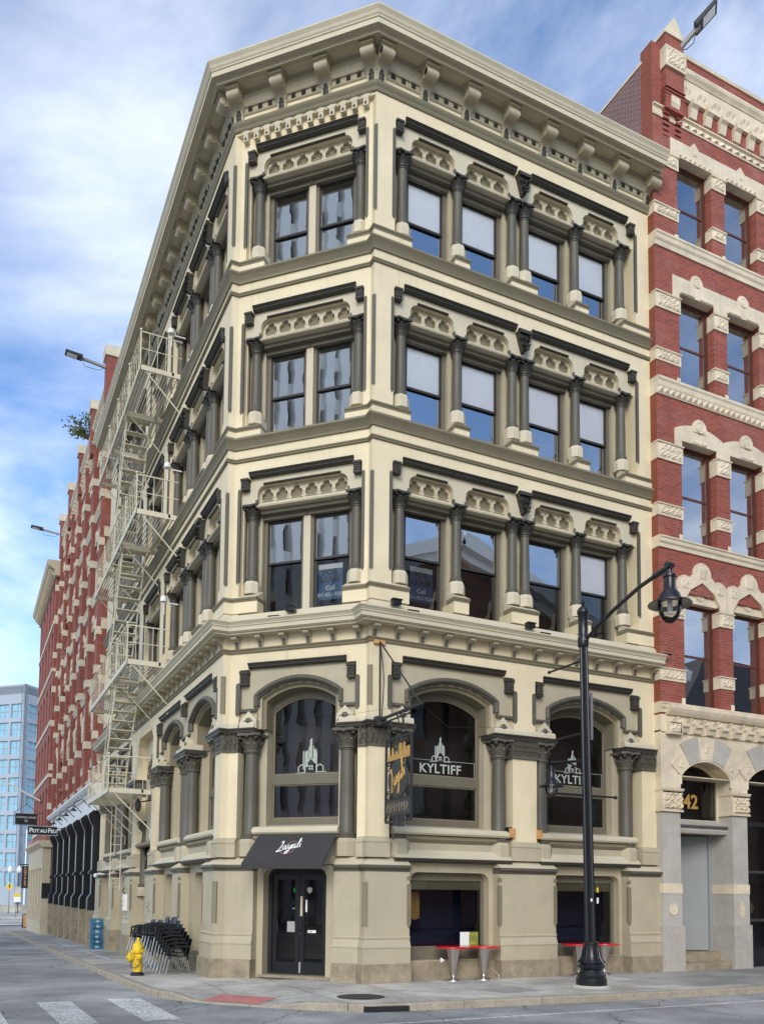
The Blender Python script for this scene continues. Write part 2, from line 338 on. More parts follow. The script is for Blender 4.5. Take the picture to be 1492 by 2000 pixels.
# ------------------------------------------------------------------ main corner building
A_=2.527; WR=8.09; LC=A_*math.sqrt(2); LL=18.8; DR=.169
main=thing('corner_building','cream and olive ornate cast iron corner building with dark columns and bracketed cornice','building',(1.5,3.0,0))
RF=Fac(main,0,0,0); CH=Fac(main,-A_,A_,-PI/4); LF=Fac(main,-A_,A_,-PI/2)
P_L0=(-A_,A_); P_R0=(0,0); P_L1=(-A_+DR,A_); P_R1=(0,DR); P_FAR=(-A_,A_+LL); P_END=(WR,0)
PATH=[P_FAR,P_L0,P_L1,P_R1,P_R0,P_END]        # with the recessed chamfer
PATHS=[P_FAR,P_L0,P_R0,P_END]                  # straight across the chamfer
def msweep(prof,path,name,mat,smooth=False):
    g=G().sweep(prof,[(p[0]-1.5,p[1]-3.0) for p in path],smooth); return B(g,name,mat,main)
WC=.12                                          # chamfer wall recess
# ---- shared ornament
def column_meshes(r,h,key):
    def f():
        sh=G().lathe([(r*1.32,0),(r*1.36,.03),(r*1.2,.055),(r*1.24,.085),(r*1.08,.11),(r,.13),(r*.99,h*.5),(r*.9,h-.03),(r*1.05,h-.02),(r*1.05,h)],n=16).mesh('shaft','dark')
        return sh
    return shared(('col',r,round(h,2),key),f)
def leafstrip(g,a,r0,z0,h,w,out,c=(0,0)):
    # one acanthus leaf bending outward
    ca,sa=math.cos(a),math.sin(a); rows=[(0,0,1),(.02,.45,1.15),(.05+out*.3,.8,.9),(out,1.0,.55),(out*1.25,.9,.3)]
    vs=[]
    for o,t,k in rows:
        rr=r0+o
        for sgn,dr in ((-1,0),(0,.018),(1,0)):
            x=(rr+dr)*ca-sgn*w*k*sa; y=(rr+dr)*sa+sgn*w*k*ca; vs.append((c[0]+x,c[1]+y,z0+h*t))
    fs=[]
    for j in range(4):
        for i in range(2): fs.append((j*3+i,j*3+i+1,j*3+i+4,j*3+i+3))
    g.add(vs,fs)
def capital(r,h,key):
    def f():
        g=G().lathe([(r,0),(r*1.22,.02),(r*1.22,.05),(r*.98,.06),(r*1.02,h*.5),(r*1.25,h*.78),(r*1.55,h*.86)],n=14)
        for k in range(8): leafstrip(g,2*PI*k/8,r*1.0,.05,h*.42,r*.34,r*.42)
        for k in range(8): leafstrip(g,2*PI*(k+.5)/8,r*1.02,h*.22,h*.5,r*.36,r*.6)
        for k in range(4):
            a=PI/4+k*PI/2; g.sphere((r*1.72*math.cos(a),r*1.72*math.sin(a),h*.8),r*.3,7,5)
            a=k*PI/2; g.sphere((r*1.5*math.cos(a),r*1.5*math.sin(a),h*.86),r*.24,7,5)
        q=r*1.85; e=q*.72
        g.prism([(-q,-e),(-e,-q),(0,-q*.9),(e,-q),(q,-e),(q*.9,0),(q,e),(e,q),(0,q*.9),(-e,q),(-q,e),(-q*.9,0)],'z',h*.86,h)
        return g.mesh('capital','hood' if key=='u' else 'dark')
    return shared(('cap',r,h,key),f)
def put_column(fac,x,y,z0,z1,r,ch,key,oct_h=.25,oct_mat='tan_light'):
    h=z1-ch-z0
    c=fac.put('column',column_meshes(r,h,key),x,y,z0)
    link('capital',capital(r,ch,key),c,(0,0,h-.005))
    og=shared(('oct',r,round(oct_h,2)),lambda:G().lathe([(r*1.75,-oct_h),(r*1.75,-.08),(r*1.5,-.005)],n=8,smooth=False,a0=PI/8).mesh('plinth',oct_mat))
    link('plinth',og,c,(0,0,0)); return c
def hoodmesh(L): # dark stepped hood mould, length L, top at z=0
    return shared(('hood',round(L,2)),lambda:G().prism([(.14,0),(-.045,0),(-.06,-.015),(-.06,-.03),(-.035,-.036),(-.035,-.055),(-.015,-.06),(-.015,-.09),(.02,-.115),(.14,-.115)],'x',0,L).mesh('hood_mould','hood'))
def consolemesh():
    def f():
        g=G().box(-.1,.1,-.055,.14,-.05,0).box(-.085,.085,-.03,.14,-.24,-.05).box(-.092,.092,-.038,.14,-.265,-.225)
        for i in range(3):
            for j in range(2): g.sphere((-.04+.08*j,-.032,-.085-.05*i),.028,7,5)
        return g.mesh('console','hood')
    return shared('console',f)
def leafmesh():
    def f():
        g=G().prism([(-.2,0),(.2,0),(.16,-.08),(-.16,-.08)],'y',-.1,.12)
        rnd=random.Random(3)
        for i in range(26):
            t=rnd.random(); w=.17*(1-t)+.02; x=rnd.uniform(-w,w); z=-.08-t*.42; s=.05*(1-.4*t)
            a=rnd.uniform(-.7,.7); dx=math.sin(a)*s*1.6; dz=-math.cos(a)*s*1.6
            g.add([(x-s*.6,-.04,z),(x+s*.6,-.04,z),(x+dx*.6+s*.4,-.12-rnd.random()*.04,z+dz*.6),(x+dx*.6-s*.4,-.12,z+dz*.6),(x+dx*1.4,-.09,z+dz*1.5),(x,.1,z)],[(0,1,2,3),(3,2,4),(0,3,5),(1,5,2),(0,5,1)])
        g.prism([(-.17,-.06),(.17,-.06),(.04,-.5),(-.04,-.5)],'y',-.03,.12)
        return g.mesh('leaf_ornament','hood')
    return shared('leaf',f)
def strip_mesh(L,wd,pt=True): # dark stop-chamfer strip
    return shared(('strip',round(L,2),wd),lambda:G().plate([[(-wd/2,L),(-wd*.25,L+.05),(wd*.25,L+.05),(wd/2,L),(wd/2,.07),(0,0),(-wd/2,.07)]],-.004,.05).mesh('stop_chamfer','dark'))
def tracery(fac,o0,o1,zt,zs,n,y=.26):
    def f():
        w=o1-o0; r=.2; top=[(w/2,0)]
        sc=(w/n)/.30; H=zt-zs
        out=[(0,0),(w,0),(w,H-r)]+arc(w-r,H-r,r,0,90,4)+arc(r,H-r,r,90,180,4)
        holes=[]; p=(w-.06)/n; s=p/.29; s=min(s,(H-.1)/.25)
        for i in range(n): holes.append(trefoil(.03+p*(i+.5),.09,s))
        g=G().plate([out]+holes,0,.05)
        for i in range(n):
            cx=.03+p*(i+.5); q=min(p*.46,.17*s)
            ring=[(cx-q,.085)]+arc(cx,.085+.13*s,q,180,0,8)+[(cx+q,.085)]
            g.plate([ring,trefoil(cx,.0905,s*1.02)],-.014,0.004)
            q2=q*.86; ring=[(cx-q2,.087)]+arc(cx,.087+.12*s,q2,180,0,8)+[(cx+q2,.087)]
            g.plate([ring,trefoil(cx,.092,s*1.04)],-.026,-.012)
        return (g.mesh('tracery_panel','tan_light'),G().plate([out],.054,.09).mesh('panel_back','olive'))
    a,b=shared(('trac',round(o1-o0,2),round(zt-zs,2),n),f)
    o=fac.put('tracery_panel',a,o0,y,zs); link('panel_back',b,o); return o
def sash_window(fac,x0,x1,zb,zt,zr,y=.5,blind=0,gu='glass',gl='glass'):
    # casing x0..x1, two sashes
    def f():
        w=x1-x0; H=zt-zb; R_=zr-zb; c=.075; s=.05
        cas=G().plate([[(0,0),(w,0),(w,H),(0,H)],[(c,c*.6),(c,H-c),(w-c,H-c),(w-c,c*.6)]],0,.16)
        cas.box(c*.55,w-c*.55,-.02,.0,H-c*1.0,H-c*.45)
        up=G().plate([[(c,R_-.03),(w-c,R_-.03),(w-c,H-c),(c,H-c)],[(c+s,R_+.02),(c+s,H-c-s),(w-c-s,H-c-s),(w-c-s,R_+.02)]],.04,.075)
        lo=G().plate([[(c,c*.6),(w-c,c*.6),(w-c,R_+.035),(c,R_+.035)],[(c+s,c*.6+.07),(c+s,R_-.02),(w-c-s,R_-.02),(w-c-s,c*.6+.07)]],.08,.115)
        pu=G().quad(c+s-.005,w-c-s+.005,.057,R_+.01,H-c-s+.005); pl=G().quad(c+s-.005,w-c-s+.005,.097,c*.6+.06,R_-.01)
        bl=G().box(c+s-.02,w-c-s+.02,.078,.0795,R_+.036,H-c-s+.02)
        return [cas.mesh('window','casing'),up.mesh('upper_sash','sash'),lo.mesh('lower_sash','sash'),pu.mesh('pane',gu),pl.mesh('pane',gl),G().quad(c+s-.005,w-c-s+.005,.057,R_+.01,H-c-s+.005).mesh('pane','blind_glass'),bl.mesh('roller_blind','blind')]
    ms=shared(('sash',round(x1-x0,3),round(zt-zb,2),round(zr-zb,2),gu,gl),f)
    o=fac.put('window',ms[0],x0,y,zb)
    u=link('upper_sash',ms[1],o); l=link('lower_sash',ms[2],o); link('pane',ms[5] if blind else ms[3],o); link('pane',ms[4],o)
    if blind: link('roller_blind',ms[6],o)
    return o
BS={}
def blockmesh(L,h):
    def f():
        b=G().prism([(.5,0),(-.03,0),(-.03,h-.1),(.5,h-.1)],'x',0,L).mesh('pedestal','tan_light' if False else 'cream')
        c=G().prism([(.3,h-.1),(-.035,h-.1),(-.045,h-.075),(-.045,h-.065),(-.07,h-.045),(-.075,h-.01),(-.06,h),(.3,h)],'x',-.012,L+.012).mesh('pedestal_cap','olive')
        t=G().prism([(-.058,h),(.3,h+.2),(.3,h)],'x',-.008,L+.008).mesh('weathering','tan_light')
        return b,c,t
    return shared(('blk',round(L,2),round(h,2)),f)
def put_block(fac,x0,x1,zb,h,y=0):
    b,c,t=blockmesh(x1-x0,h); o=fac.put('pedestal',b,x0,y,zb); link('pedestal_cap',c,o); link('weathering',t,o)
def upper_bay(fac,x0,x1,zb,zh,wins,cols,hoods,leaves,blocks,wy=0,blinds=()):
    # wins: (o0,o1,n_sash,n_trefoil); wy: inward offset of wall plane
    zcap=zh-.72; bh=.27 if zb>9 else .36
    gu='mirror_glass' if fac is CH else 'glass'; gl='sign_glass' if zb<9 else gu
    # spandrel
    out=[(x0-.03,zcap),(x0-.03,zh+.03),(x1+.03,zh+.03),(x1+.03,zcap)]
    at=zh-.29; r=.2
    for o0,o1,ns,nt_ in reversed(wins):
        out+=[(o1,zcap),(o1,at-r)]+arc(o1-r,at-r,r,0,90,5)+arc(o0+r,at-r,r,90,180,5)+[(o0,zcap)]
    fac.B(G().plate([out],.11,.36),'spandrel','tan_light' if True else 'tan',y=wy)
    for a,b in hoods: fac.put('hood_mould',hoodmesh(b-a),a,wy,zh)
    fac.put('console',consolemesh(),x0+.11,wy,zh-.14); fac.put('console',consolemesh(),x1-.11,wy,zh-.14)
    for x in leaves: fac.put('leaf_ornament',leafmesh(),x,wy,zh-.12)
    for i,(o0,o1,ns,nt_) in enumerate(wins):
        tracery(fac,o0-.01,o1+.01,at+.01,zh-.72,nt_,wy+.25)
        w=o1-o0
        lm=shared(('lab',round(w,2)),lambda:G().prism([(.12,.0),(.075,.0),(.06,.012),(.06,.03),(.075,.045),(.12,.045)],'x',.17,w-.17).mesh('label_mould','hood'))
        fac.put('label_mould',lm,o0,wy+.0,at-.005)
        sm=shared(('tsil',round(w,2)),lambda:G().prism([(.36,-.0),(.1,-.0),(.08,.035),(.1,.07),(.16,.1),(.36,.1)],'x',-.03,w+.03).mesh('tracery_sill','tan_light'))
        fac.put('tracery_sill',sm,o0,wy,zh-.81)
        for xx in (o0-.022,o1+.022):
            tm=shared('tab',lambda:G().box(-.022,.022,-.006,.06,-.09,.09).mesh('stop_chamfer','dark')); fac.put('stop_chamfer',tm,xx,wy+.11,at-.42)
        hd=shared(('hd',round(w,2)),lambda:G().box(-.12,w+.12,.26,.72,0,.12).box(.0,w,.40,.5,-.09,0).mesh('window_head','casing'))
        fac.put('window_head',hd,o0,wy,zh-.93+.02)
        zt=zh-.93+.02; zr=zh-2.02
        if ns==1: sash_window(fac,o0+.015,o1-.015,zb-.03,zt,zr,wy+.5,blind=i in blinds,gu=gu,gl=gl)
        else:
            mm=(o0+o1)/2; mw=.085
            sash_window(fac,o0+.015,mm-mw+.01,zb-.03,zt,zr,wy+.5,blind=i in blinds,gu=gu,gl=gl); sash_window(fac,mm+mw-.01,o1-.015,zb-.03,zt,zr,wy+.5,blind=i in blinds,gu=gu,gl=gl)
            fac.B(G().box(mm-mw,mm+mw,.44,.7,zb-.03,zh-.8),'mullion','tan_light',y=wy)
            pd=shared('pend',lambda:G().lathe([(.02,-.2),(.045,-.16),(.03,-.12),(.055,-.1),(.06,-.02),(.07,0)],n=8).mesh('pendant','dark')); fac.put('pendant',pd,mm,wy+.40,zh-.80)
    # jambs behind the columns
    edges=[x0-.03]+[v for o in wins for v in (o[0],o[1])]+[x1+.03]
    for i in range(0,len(edges),2):
        fac.B(G().box(edges[i],edges[i+1],.40,.72,zb-.05,zcap+.02),'jamb','tan',y=wy)
    for x in cols:
        put_column(fac,x,wy+.26,zb+bh+.42,zh-.72,.118,.34,'u',oct_h=.30)
    for a,b in blocks: put_block(fac,a,b,zb-.02,bh,wy)
    for xx,dx in ((x0,-.03),(x1,.03)):
        L=zh-.42-(zb+bh+.30); fac.put('stop_chamfer',strip_mesh(L,.075),xx+dx*1.15,wy,zb+bh+.30)
def holepoly(x0,x1,zb,zh,hoods):
    p=[(x0,zb),(x1,zb),(x1,zh-.15)]
    for a,b in reversed(hoods): p+=[(b,zh-.15),(b,zh),(a,zh),(a,zh-.15)]
    return p+[(x0,zh-.15)]
FL=[(8.30,11.62,7.95,12.0),(12.48,15.68,12.0,16.1),(16.58,19.73,16.1,20.1)]
def mir(l): return [(-b,-a) for a,b in reversed(l)]
for k,(zb,zh,z0,z1) in enumerate(FL):
    # right facade
    hd=[(.75,3.83),(4.26,7.34)]
    RF.B(G().plate([[(0,z0),(WR,z0),(WR,z1),(0,z1)],holepoly(.5,7.59,zb-.1,zh,hd)],0,.42),'wall','cream')
    W=[(.98,2.13,1,3),(2.47,3.68,1,3),(4.41,5.62,1,3),(5.96,7.11,1,3)]
    upper_bay(RF,.5,7.59,zb,zh,W,[.81,2.30,3.86,4.23,5.79,7.28],hd,[4.045],[(2.08,2.48),(3.66,4.43),(5.61,6.01),(7.16,WR)],0,blinds=(0,1,2,3) if k else (3,))
    # chamfer
    hd=[(.5,3.10)]
    CH.B(G().plate([[(.119,z0),(LC-.119,z0),(LC-.119,z1),(.119,z1)],holepoly(.28,LC-.28,zb-.1,zh,hd)],0,.30),'wall','cream',y=WC)
    upper_bay(CH,.28,LC-.28,zb,zh,[(.66,LC-.66,2,6)],[.49,LC-.49],hd,[],[],WC)
    # left facade (local x = -u)
    hA=[(.80,2.40),(2.78,4.50),(5.0,6.60)]; hB=[(7.66,9.95)]; hC=[(11.15,12.75),(13.2,14.9),(15.3,16.9)]
    bays=[(.58,6.82,hA),(7.48,10.14,hB),(10.95,17.15,hC)]
    LF.B(G().plate([[(-LL,z0),(0,z0),(0,z1),(-LL,z1)]]+[holepoly(-b,-a,zb-.1,zh,mir(h)) for a,b,h in bays],0,.42),'wall','cream')
    def lb(a,b,h,W,c,lv,bl): upper_bay(LF,-b,-a,zb,zh,[(-q,-p,n,t) for p,q,n,t in reversed(W)],[-x for x in c],mir(h),[-x for x in lv],[(-q,-p) for p,q in bl],0)
    lb(.58,6.82,hA,[(1.02,2.17,1,3),(2.98,4.33,1,3),(5.15,6.44,1,3)],[.85,2.38,2.80,4.52,4.96,6.62],[2.59,4.74],[(2.2,2.98),(4.35,5.13),(6.4,7.48)])
    lb(7.48,10.14,hB,[(7.92,9.70,2,4)],[7.74,9.9],[],[(9.7,11.0)])
    lb(10.95,17.15,hC,[(11.3,12.6,1,3),(13.4,14.7,1,3),(15.5,16.75,1,3)],[11.15,12.8,13.2,14.9,15.3,16.95],[13.0,15.1],[(12.6,13.4),(14.7,15.5),(16.8,LL)])
for zb,zh,_,_ in FL:
    h=.27 if zb>9 else .36; z=zb-.02
    for path in ([CH.w(LC-.70,WC),P_R1,P_R0,RF.w(.93,0)],[LF.w(-.9,0),P_L0,P_L1,CH.w(.78,WC)]):
        o=msweep([(-.3,z),(.03,z),(.03,z+h-.1),(-.3,z+h-.1)],path,'pedestal','cream')
        lp_=[(p[0]-1.5,p[1]-3) for p in path]
        B(G().sweep([(-.3,z+h-.1),(.035,z+h-.1),(.045,z+h-.075),(.045,z+h-.065),(.07,z+h-.045),(.075,z+h-.01),(.06,z+h),(-.3,z+h)],lp_),'pedestal_cap','olive',o)
        B(G().sweep([(.058,z+h),(-.28,z+h+.2),(-.28,z+h)],lp_),'weathering','tan_light',o)
# corner returns (narrow facets at both chamfer corners)
CR=G().box(-.40,0,.001,.168,0,12.15)
for z0,z1 in ((7.95,20.1),):
    B(G().prism([(0,.002),(0,DR+.25),(-.02,DR+.25),(-.0008,DR),(-.0008,.002)],'z',z0,z1),'corner_return','cream',main,(-1.5,-3,0))
    B(G().prism([(-A_+.002,A_+.0008),(-A_+DR,A_+.0008),(-A_+DR+.25,A_+.02),(-A_+DR+.25,A_+.04),(-A_+.002,A_+.04)],'z',z0,z1),'corner_return','cream',main,(-1.5,-3,0))
# arris stop chamfers
for zb,zh,_,_ in FL:
    L=zh-.55-zb-.55
    me=shared(('arr',round(L,2)),lambda:G().prism([(-.045,-.03),(.045,-.03),(.03,.03),(-.03,.03)],'z',.06,L).add([(-.045,-.03,.06),(.045,-.03,.06),(.03,.03,.06),(-.03,.03,.06),(0,-.0,-.05)],[(0,1,4),(1,2,4),(2,3,4),(3,0,4)]).add([(-.045,-.03,L),(.045,-.03,L),(.03,.03,L),(-.03,.03,L),(0,.0,L+.06)],[(0,1,4),(1,2,4),(2,3,4),(3,0,4)]).mesh('stop_chamfer','dark'))
    for (x,y,a) in ((.018,.018,-PI/4),(-A_+.018,A_+.018,-PI/4)):
        link('stop_chamfer',me,main,(x-1.5,y-3,zb+.62),a)
# string courses
for zb in (12.48,16.58):
    msweep([(-.2,zb-.02),(.10,zb-.02),(.135,zb-.05),(.14,zb-.09),(.11,zb-.13),(.075,zb-.17),(.06,zb-.22),(.045,zb-.24),(.04,zb-.29),(-.2,zb-.29)],PATH,'string_course','olive',True)
    msweep([(-.2,zb-.51),(.04,zb-.51),(.055,zb-.54),(.035,zb-.565),(.045,zb-.59),(.02,zb-.60),(-.2,zb-.60)],PATH,'lower_string','olive')
# frieze, cornice
msweep([(-.3,20.06),(.03,20.06),(.05,20.10),(.045,20.13),(.085,20.19),(.10,20.23),(.10,20.25),(-.3,20.25)],PATHS,'frieze_mould','olive')
msweep([(-.3,20.25),(.0,20.25),(.0,20.62),(-.3,20.62)],PATHS,'frieze','cream')
msweep([(-.3,20.44),(.02,20.44),(.03,20.45),(.02,20.46),(.035,20.48),(.035,20.60),(-.3,20.60)],PATHS,'frieze_band','tan')
msweep([(-.4,20.60),(.07,20.60),(.09,20.63),(.10,20.67),(.13,20.73),(.13,20.93),(-.4,20.93)],PATHS,'bed_mould','tan')
msweep([(-.5,20.93),(.56,20.93),(.56,20.97),(.60,20.99),(.676,20.99),(.676,20.95),(.69,20.95),(.69,21.06),(.715,21.075),(.715,21.10),(.74,21.13),(.76,21.18),(.81,21.25),(.81,21.28),(-.5,21.30)],PATHS,'cornice','tan_light')
msweep([(.50,20.872),(.545,20.872),(.545,20.931),(.50,20.931)],PATHS,'soffit_rail','tan')
def bracket():
    def f():
        lo_=[(.0,0),(-.03,0),(-.035,.06),(-.055,.12),(-.05,.2),(-.075,.27),(-.10,.31),(.0,.31)]
        hi_=[(.0,.27),(-.06,.27),(-.10,.315),(-.16,.365),(-.22,.385),(-.27,.365),(-.32,.36),(-.37,.375),(-.415,.41),(-.435,.46),(-.425,.51),(-.39,.55),(-.385,.60),(0,.60)]
        g=G().prism(lo_,'x',-.115,.115).prism(hi_,'x',-.15,.15)
        g.box(-.175,.175,-.455,-.001,.59,.655)
        for s in (-1,1): g.lathe([(.075,0),(.075,.014),(.03,.02)],(s*.15,-.36,.455),10,True,'x')
        d=G()
        zz=[.0,.06,.11,.16,.22,.28]; 
        vs=[]
        for j in range(12):
            z=.01+j*.027; w=.062+.012*math.sin(j*2.1); y=-.045-.02*(j/11)-.012*abs(math.sin(j*1.05)); vs+=[(-w,y,z),(0,y-.02,z),(w,y,z)]
        d.add(vs,[(j*3+i,j*3+i+1,j*3+i+4,j*3+i+3) for j in range(11) for i in range(2)])
        d.box(-.06,.06,-.05,.0,.0,.31)
        return g.mesh('bracket','tan'),d.mesh('leaf_drop','hood')
    return shared('brk',f)
def rosette():
    return shared('ros',lambda:G().box(-.05,.05,-.03,.05,-.05,.05).add([(-.045,-.03,-.045),(.045,-.03,-.045),(.045,-.03,.045),(-.045,-.03,.045),(0,-.075,0)],[(0,1,4),(1,2,4),(2,3,4),(3,0,4)]).mesh('rosette','hood'))
def put_bracket(fac,x):
    a,b=bracket(); o=fac.put('bracket',a,x,0,20.25); link('leaf_drop',b,o)
bx=[.13+1.128*i for i in range(7)]+[8.0]
bx=[8.0-1.128*i for i in range(7)]+[.1]
for x in bx: put_bracket(RF,x)
for x in (.1,1.225,2.35,LC-.1): put_bracket(CH,x)
lbx=[.1+1.11*i for i in range(17)]
for x in lbx:
    if x<LL: put_bracket(LF,-x)
def coffer(L): # sunk soffit panel frame between brackets
    return shared(('cof',round(L,2)),lambda:G().plate_([[(0,-.495),(L,-.495),(L,-.132),(0,-.132)],[(.04,-.36),(.10,-.43),(L-.10,-.43),(L-.04,-.36),(L-.04,-.17),(.04,-.17)]],lambda p,t:(p[0],p[1],t),20.885,20.926).mesh('soffit_frame','tan'))
for fac,xs in ((RF,sorted(bx)),(CH,[.1,1.225,2.35,LC-.1]),(LF,sorted(-x for x in lbx))):
    for a,b in zip(xs,xs[1:]):
        fac.put('soffit_frame',coffer(b-a-.36),a+.18,0,0)
        for t in (.27,.5,.73): fac.put('rosette',rosette(),a+(b-a)*t,-.035,20.545)
# corbel table on the chamfer
def corbel():
    def f():
        g=G().prism([(.14,.0),(-.0,0),(-.0,.16),(-.015,.22),(-.015,.26),(.14,.26)],'x',-.06,.06)
        g.prism([(-.06,.16),(.06,.16),(.139,.26),(-.139,.26)],'y',-.006,.12)
        d=G().prism([(-.03,.05),(.0,.02),(.03,.05),(.0,.12)],'y',-.012,.02)
        return g.mesh('corbel','tan_light'),d.mesh('corbel_leaf','hood')
    return shared('corb',f)
for i in range(12):
    a,b=corbel(); o=CH.put('corbel',a,.285+.2776*i-.02,0.0,19.80); link('corbel_leaf',b,o)
CH.B(G().box(.0,LC,.012,.3,20.0,20.065),'corbel_band','cream')
# roof and inside
B(G().prism([(-A_+.3,A_+LL-.2),(-A_+.3,A_+.2),(.2,.3),(WR-.1,.3),(WR-.1,A_+LL-.2)],'z',20.95,21.2),'roof','slate',main,(-1.5,-3,0))
gi=G()
inn=[(-A_+1.6,A_+LL-.5),(-A_+1.6,A_+1.0),(.9,2.0),(WR-.3,2.0),(WR-.3,A_+LL-.5)]
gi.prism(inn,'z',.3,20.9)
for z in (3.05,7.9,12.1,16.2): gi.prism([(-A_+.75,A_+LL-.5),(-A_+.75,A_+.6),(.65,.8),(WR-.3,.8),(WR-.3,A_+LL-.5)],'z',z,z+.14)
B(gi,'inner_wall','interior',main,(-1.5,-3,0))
B(G().box(WR-.3,WR-.02,.43,A_+LL,0,20.9).box(-A_+.43,WR-.3,A_+LL-.5,A_+LL-.02,-.8,20.9),'party_wall','tan',main,(-1.5,-3,0))

# ---- ground floor
GC=7.336
msweep([(-.3,GC),(.035,GC),(.05,GC+.03),(.04,GC+.045),(.07,GC+.075),(.07,GC+.095),(-.3,GC+.095)],PATH,'frieze_mould','olive')
msweep([(-.3,GC+.095),(.0,GC+.095),(.0,GC+.5),(-.3,GC+.5)],PATH,'frieze','cream')
msweep([(-.4,7.70),(.30,7.70),(.30,7.74),(.345,7.74),(.345,7.76),(.376,7.76),(.376,7.85),(.40,7.86),(.40,7.88),(.43,7.92),(.46,7.95),(.46,7.975),(.30,8.02),(-.4,8.06)],PATH,'cornice','tan_light')
msweep([(-.3,8.05),(.12,8.05),(.10,8.17),(.05,8.23),(-.3,8.23)],PATH,'blocking_course','tan_light')
def sbracket():
    def f():
        g=G().prism([(.0,0),(-.025,0),(-.035,.07),(-.06,.13),(-.12,.18),(-.17,.19),(-.20,.185),(-.225,.20),(-.235,.235),(-.22,.27),(-.22,.30),(0,.30)],'x',-.07,.07)
        d=G().prism([(-.03,0),(-.05,.0),(-.06,.1),(-.085,.15),(-.03,.16)],'x',-.038,.038)
        return g.mesh('small_bracket','tan'),d.mesh('leaf_drop','dark')
    return shared('sbrk',f)
def put_sb(fac,x,y=0):
    a,b=sbracket(); o=fac.put('small_bracket',a,x,y,GC+.095); link('leaf_drop',b,o)
for i in range(14): put_sb(RF,.03+.613*i+(.05 if i==0 else 0))
for i in range(6): put_sb(CH,.30+.594*i,WC)
for i in range(30): put_sb(LF,-(.07+.62*i))
Z_CT,Z_CB=5.55,5.05
def gcap_flat(L): # pilaster capital with leaves
    def f():
        g=G().box(0,L,-.02,.3,0,.44)
        g.prism([(.3,0),(-.035,0),(-.035,.035),(.3,.035)],'x',-.015,L+.015)
        rnd=random.Random(int(L*100))
        n=max(3,int(L/.12))
        for row in range(3):
            for i in range(n):
                x=L*(i+.5)/n+(.03 if row%2 else -.02)
                for dx in (-.03,.03):
                    zz=.06+row*.12; w=.028
                    g.add([(x+dx-w,-.02,zz),(x+dx+w,-.02,zz),(x+dx+w*1.1,-.045,zz+.07),(x+dx-w*1.1,-.045,zz+.07),(x+dx,-.085,zz+.12)],[(0,1,2,3),(3,2,4)])
                    g.sphere((x+dx*1.4,-.05,zz+.135),.021,6,4)
        return g.mesh('pilaster_capital','dark')
    return shared(('gcf',round(L,2)),f)
def pilaster(fac,x0,x1,y=0):
    L=x1-x0
    me=shared(('pil',round(L,2)),lambda:G().box(0,L,0,.35,3.0,5.06).mesh('pilaster','cream'))
    o=fac.put('pilaster',me,x0,y,0)
    link('pilaster_capital',gcap_flat(L+.06),o,(-.03,-.012,5.05))
    bm=shared(('pilb',round(L,2)),lambda:G().prism([(.3,2.66),(-.06,2.66),(-.06,2.96),(-.075,2.98),(-.075,3.01),(-.05,3.03),(-.05,3.05),(-.02,3.075),(-.02,3.10),(.3,3.10)],'x',-.06,L+.06).mesh('pilaster_base','tan'))
    link('pilaster_base',bm,o)
def abacus(fac,x0,x1,y=0):
    me=shared(('aba',round(x1-x0,2)),lambda:G().prism([(.5,5.48),(-.07,5.48),(-.085,5.51),(-.085,5.545),(-.11,5.56),(-.11,5.595),(.5,5.595)],'x',0,x1-x0).mesh('abacus','hood'))
    m2=shared(('abb',round(x1-x0,2)),lambda:G().prism([(.4,5.595),(-.04,5.595),(-.03,5.69),(-.004,5.74),(.4,5.74)],'x',.03,x1-x0-.03).mesh('blocking','tan_light'))
    o=fac.put('abacus',me,x0,y,0); link('blocking',m2,o)
def gcol(fac,x,y=0):
    put_column(fac,x,y+.22,3.08,5.49,.165,.44,'g',oct_h=.40,oct_mat='tan')
    def f():
        a=G().plate([[(-.2,0),(.2,0),(.2,.2),(.0,.40),(-.2,.2)]],-.02,.2).mesh('gablet','tan_light')
        b=G().lathe([(.001,-.035),(.045,-.03),(.075,-.012),(.08,0)],(0,-.022,.17),12,True,'y')
        for s in (-1,1):
            b.tube([(s*.08,-.024,.13),(s*.12,-.024,.07),(s*.17,-.024,.06),(s*.165,-.024,.09),(s*.12,-.024,.1)],.009,5)
            b.tube([(s*.09,-.024,.19),(s*.12,-.024,.15),(s*.14,-.024,.12)],.009,5)
        return a,b.mesh('rosette','dark')
    a,b=shared('gablet',f); o=fac.put('gablet',a,x,y+.03,5.595); link('rosette',b,o)
def shop_window(fac,cx,hw,y):
    gm='sign_glass' if fac is CH else 'shop_glass'
    zs,zc=6.06,6.38
    def f():
        ar=segarc(0,hw+.12,zs+.08,zc+.15,14); out=[(-hw-.12,3.40),(hw+.12,3.40)]+list(reversed(ar))
        up=[(-hw,4.585)]+segarc(0,hw,zs,zc,14)+[(hw,4.585)]
        lo=[(-hw,3.57),(-hw,4.36),(hw,4.36),(hw,3.57)]
        fr=G().plate([out,up,lo],0,.12).mesh('shop_window','casing')
        e=.03
        u2=[(-hw+e,4.585+e)]+segarc(0,hw-e,zs-.02,zc-e,14)+[(hw-e,4.585+e)]
        l2=[(-hw+e,3.57+e),(-hw+e,4.36-e),(hw-e,4.36-e),(hw-e,3.57+e)]
        bead=G().plate([up,u2],.03,.08).plate([lo,l2],.03,.08).mesh('glazing_bead','olive')
        pu=G().face(u2,.057).mesh('pane',gm); pl=G().face(l2,.057).mesh('pane',gm)
        return fr,bead,pu,pl
    fr,bead,pu,pl=shared(('shopw',hw,gm),f)
    o=fac.put('shop_window',fr,cx,y+.6,0); link('glazing_bead',bead,o); link('pane',pu,o); link('pane',pl,o); return o
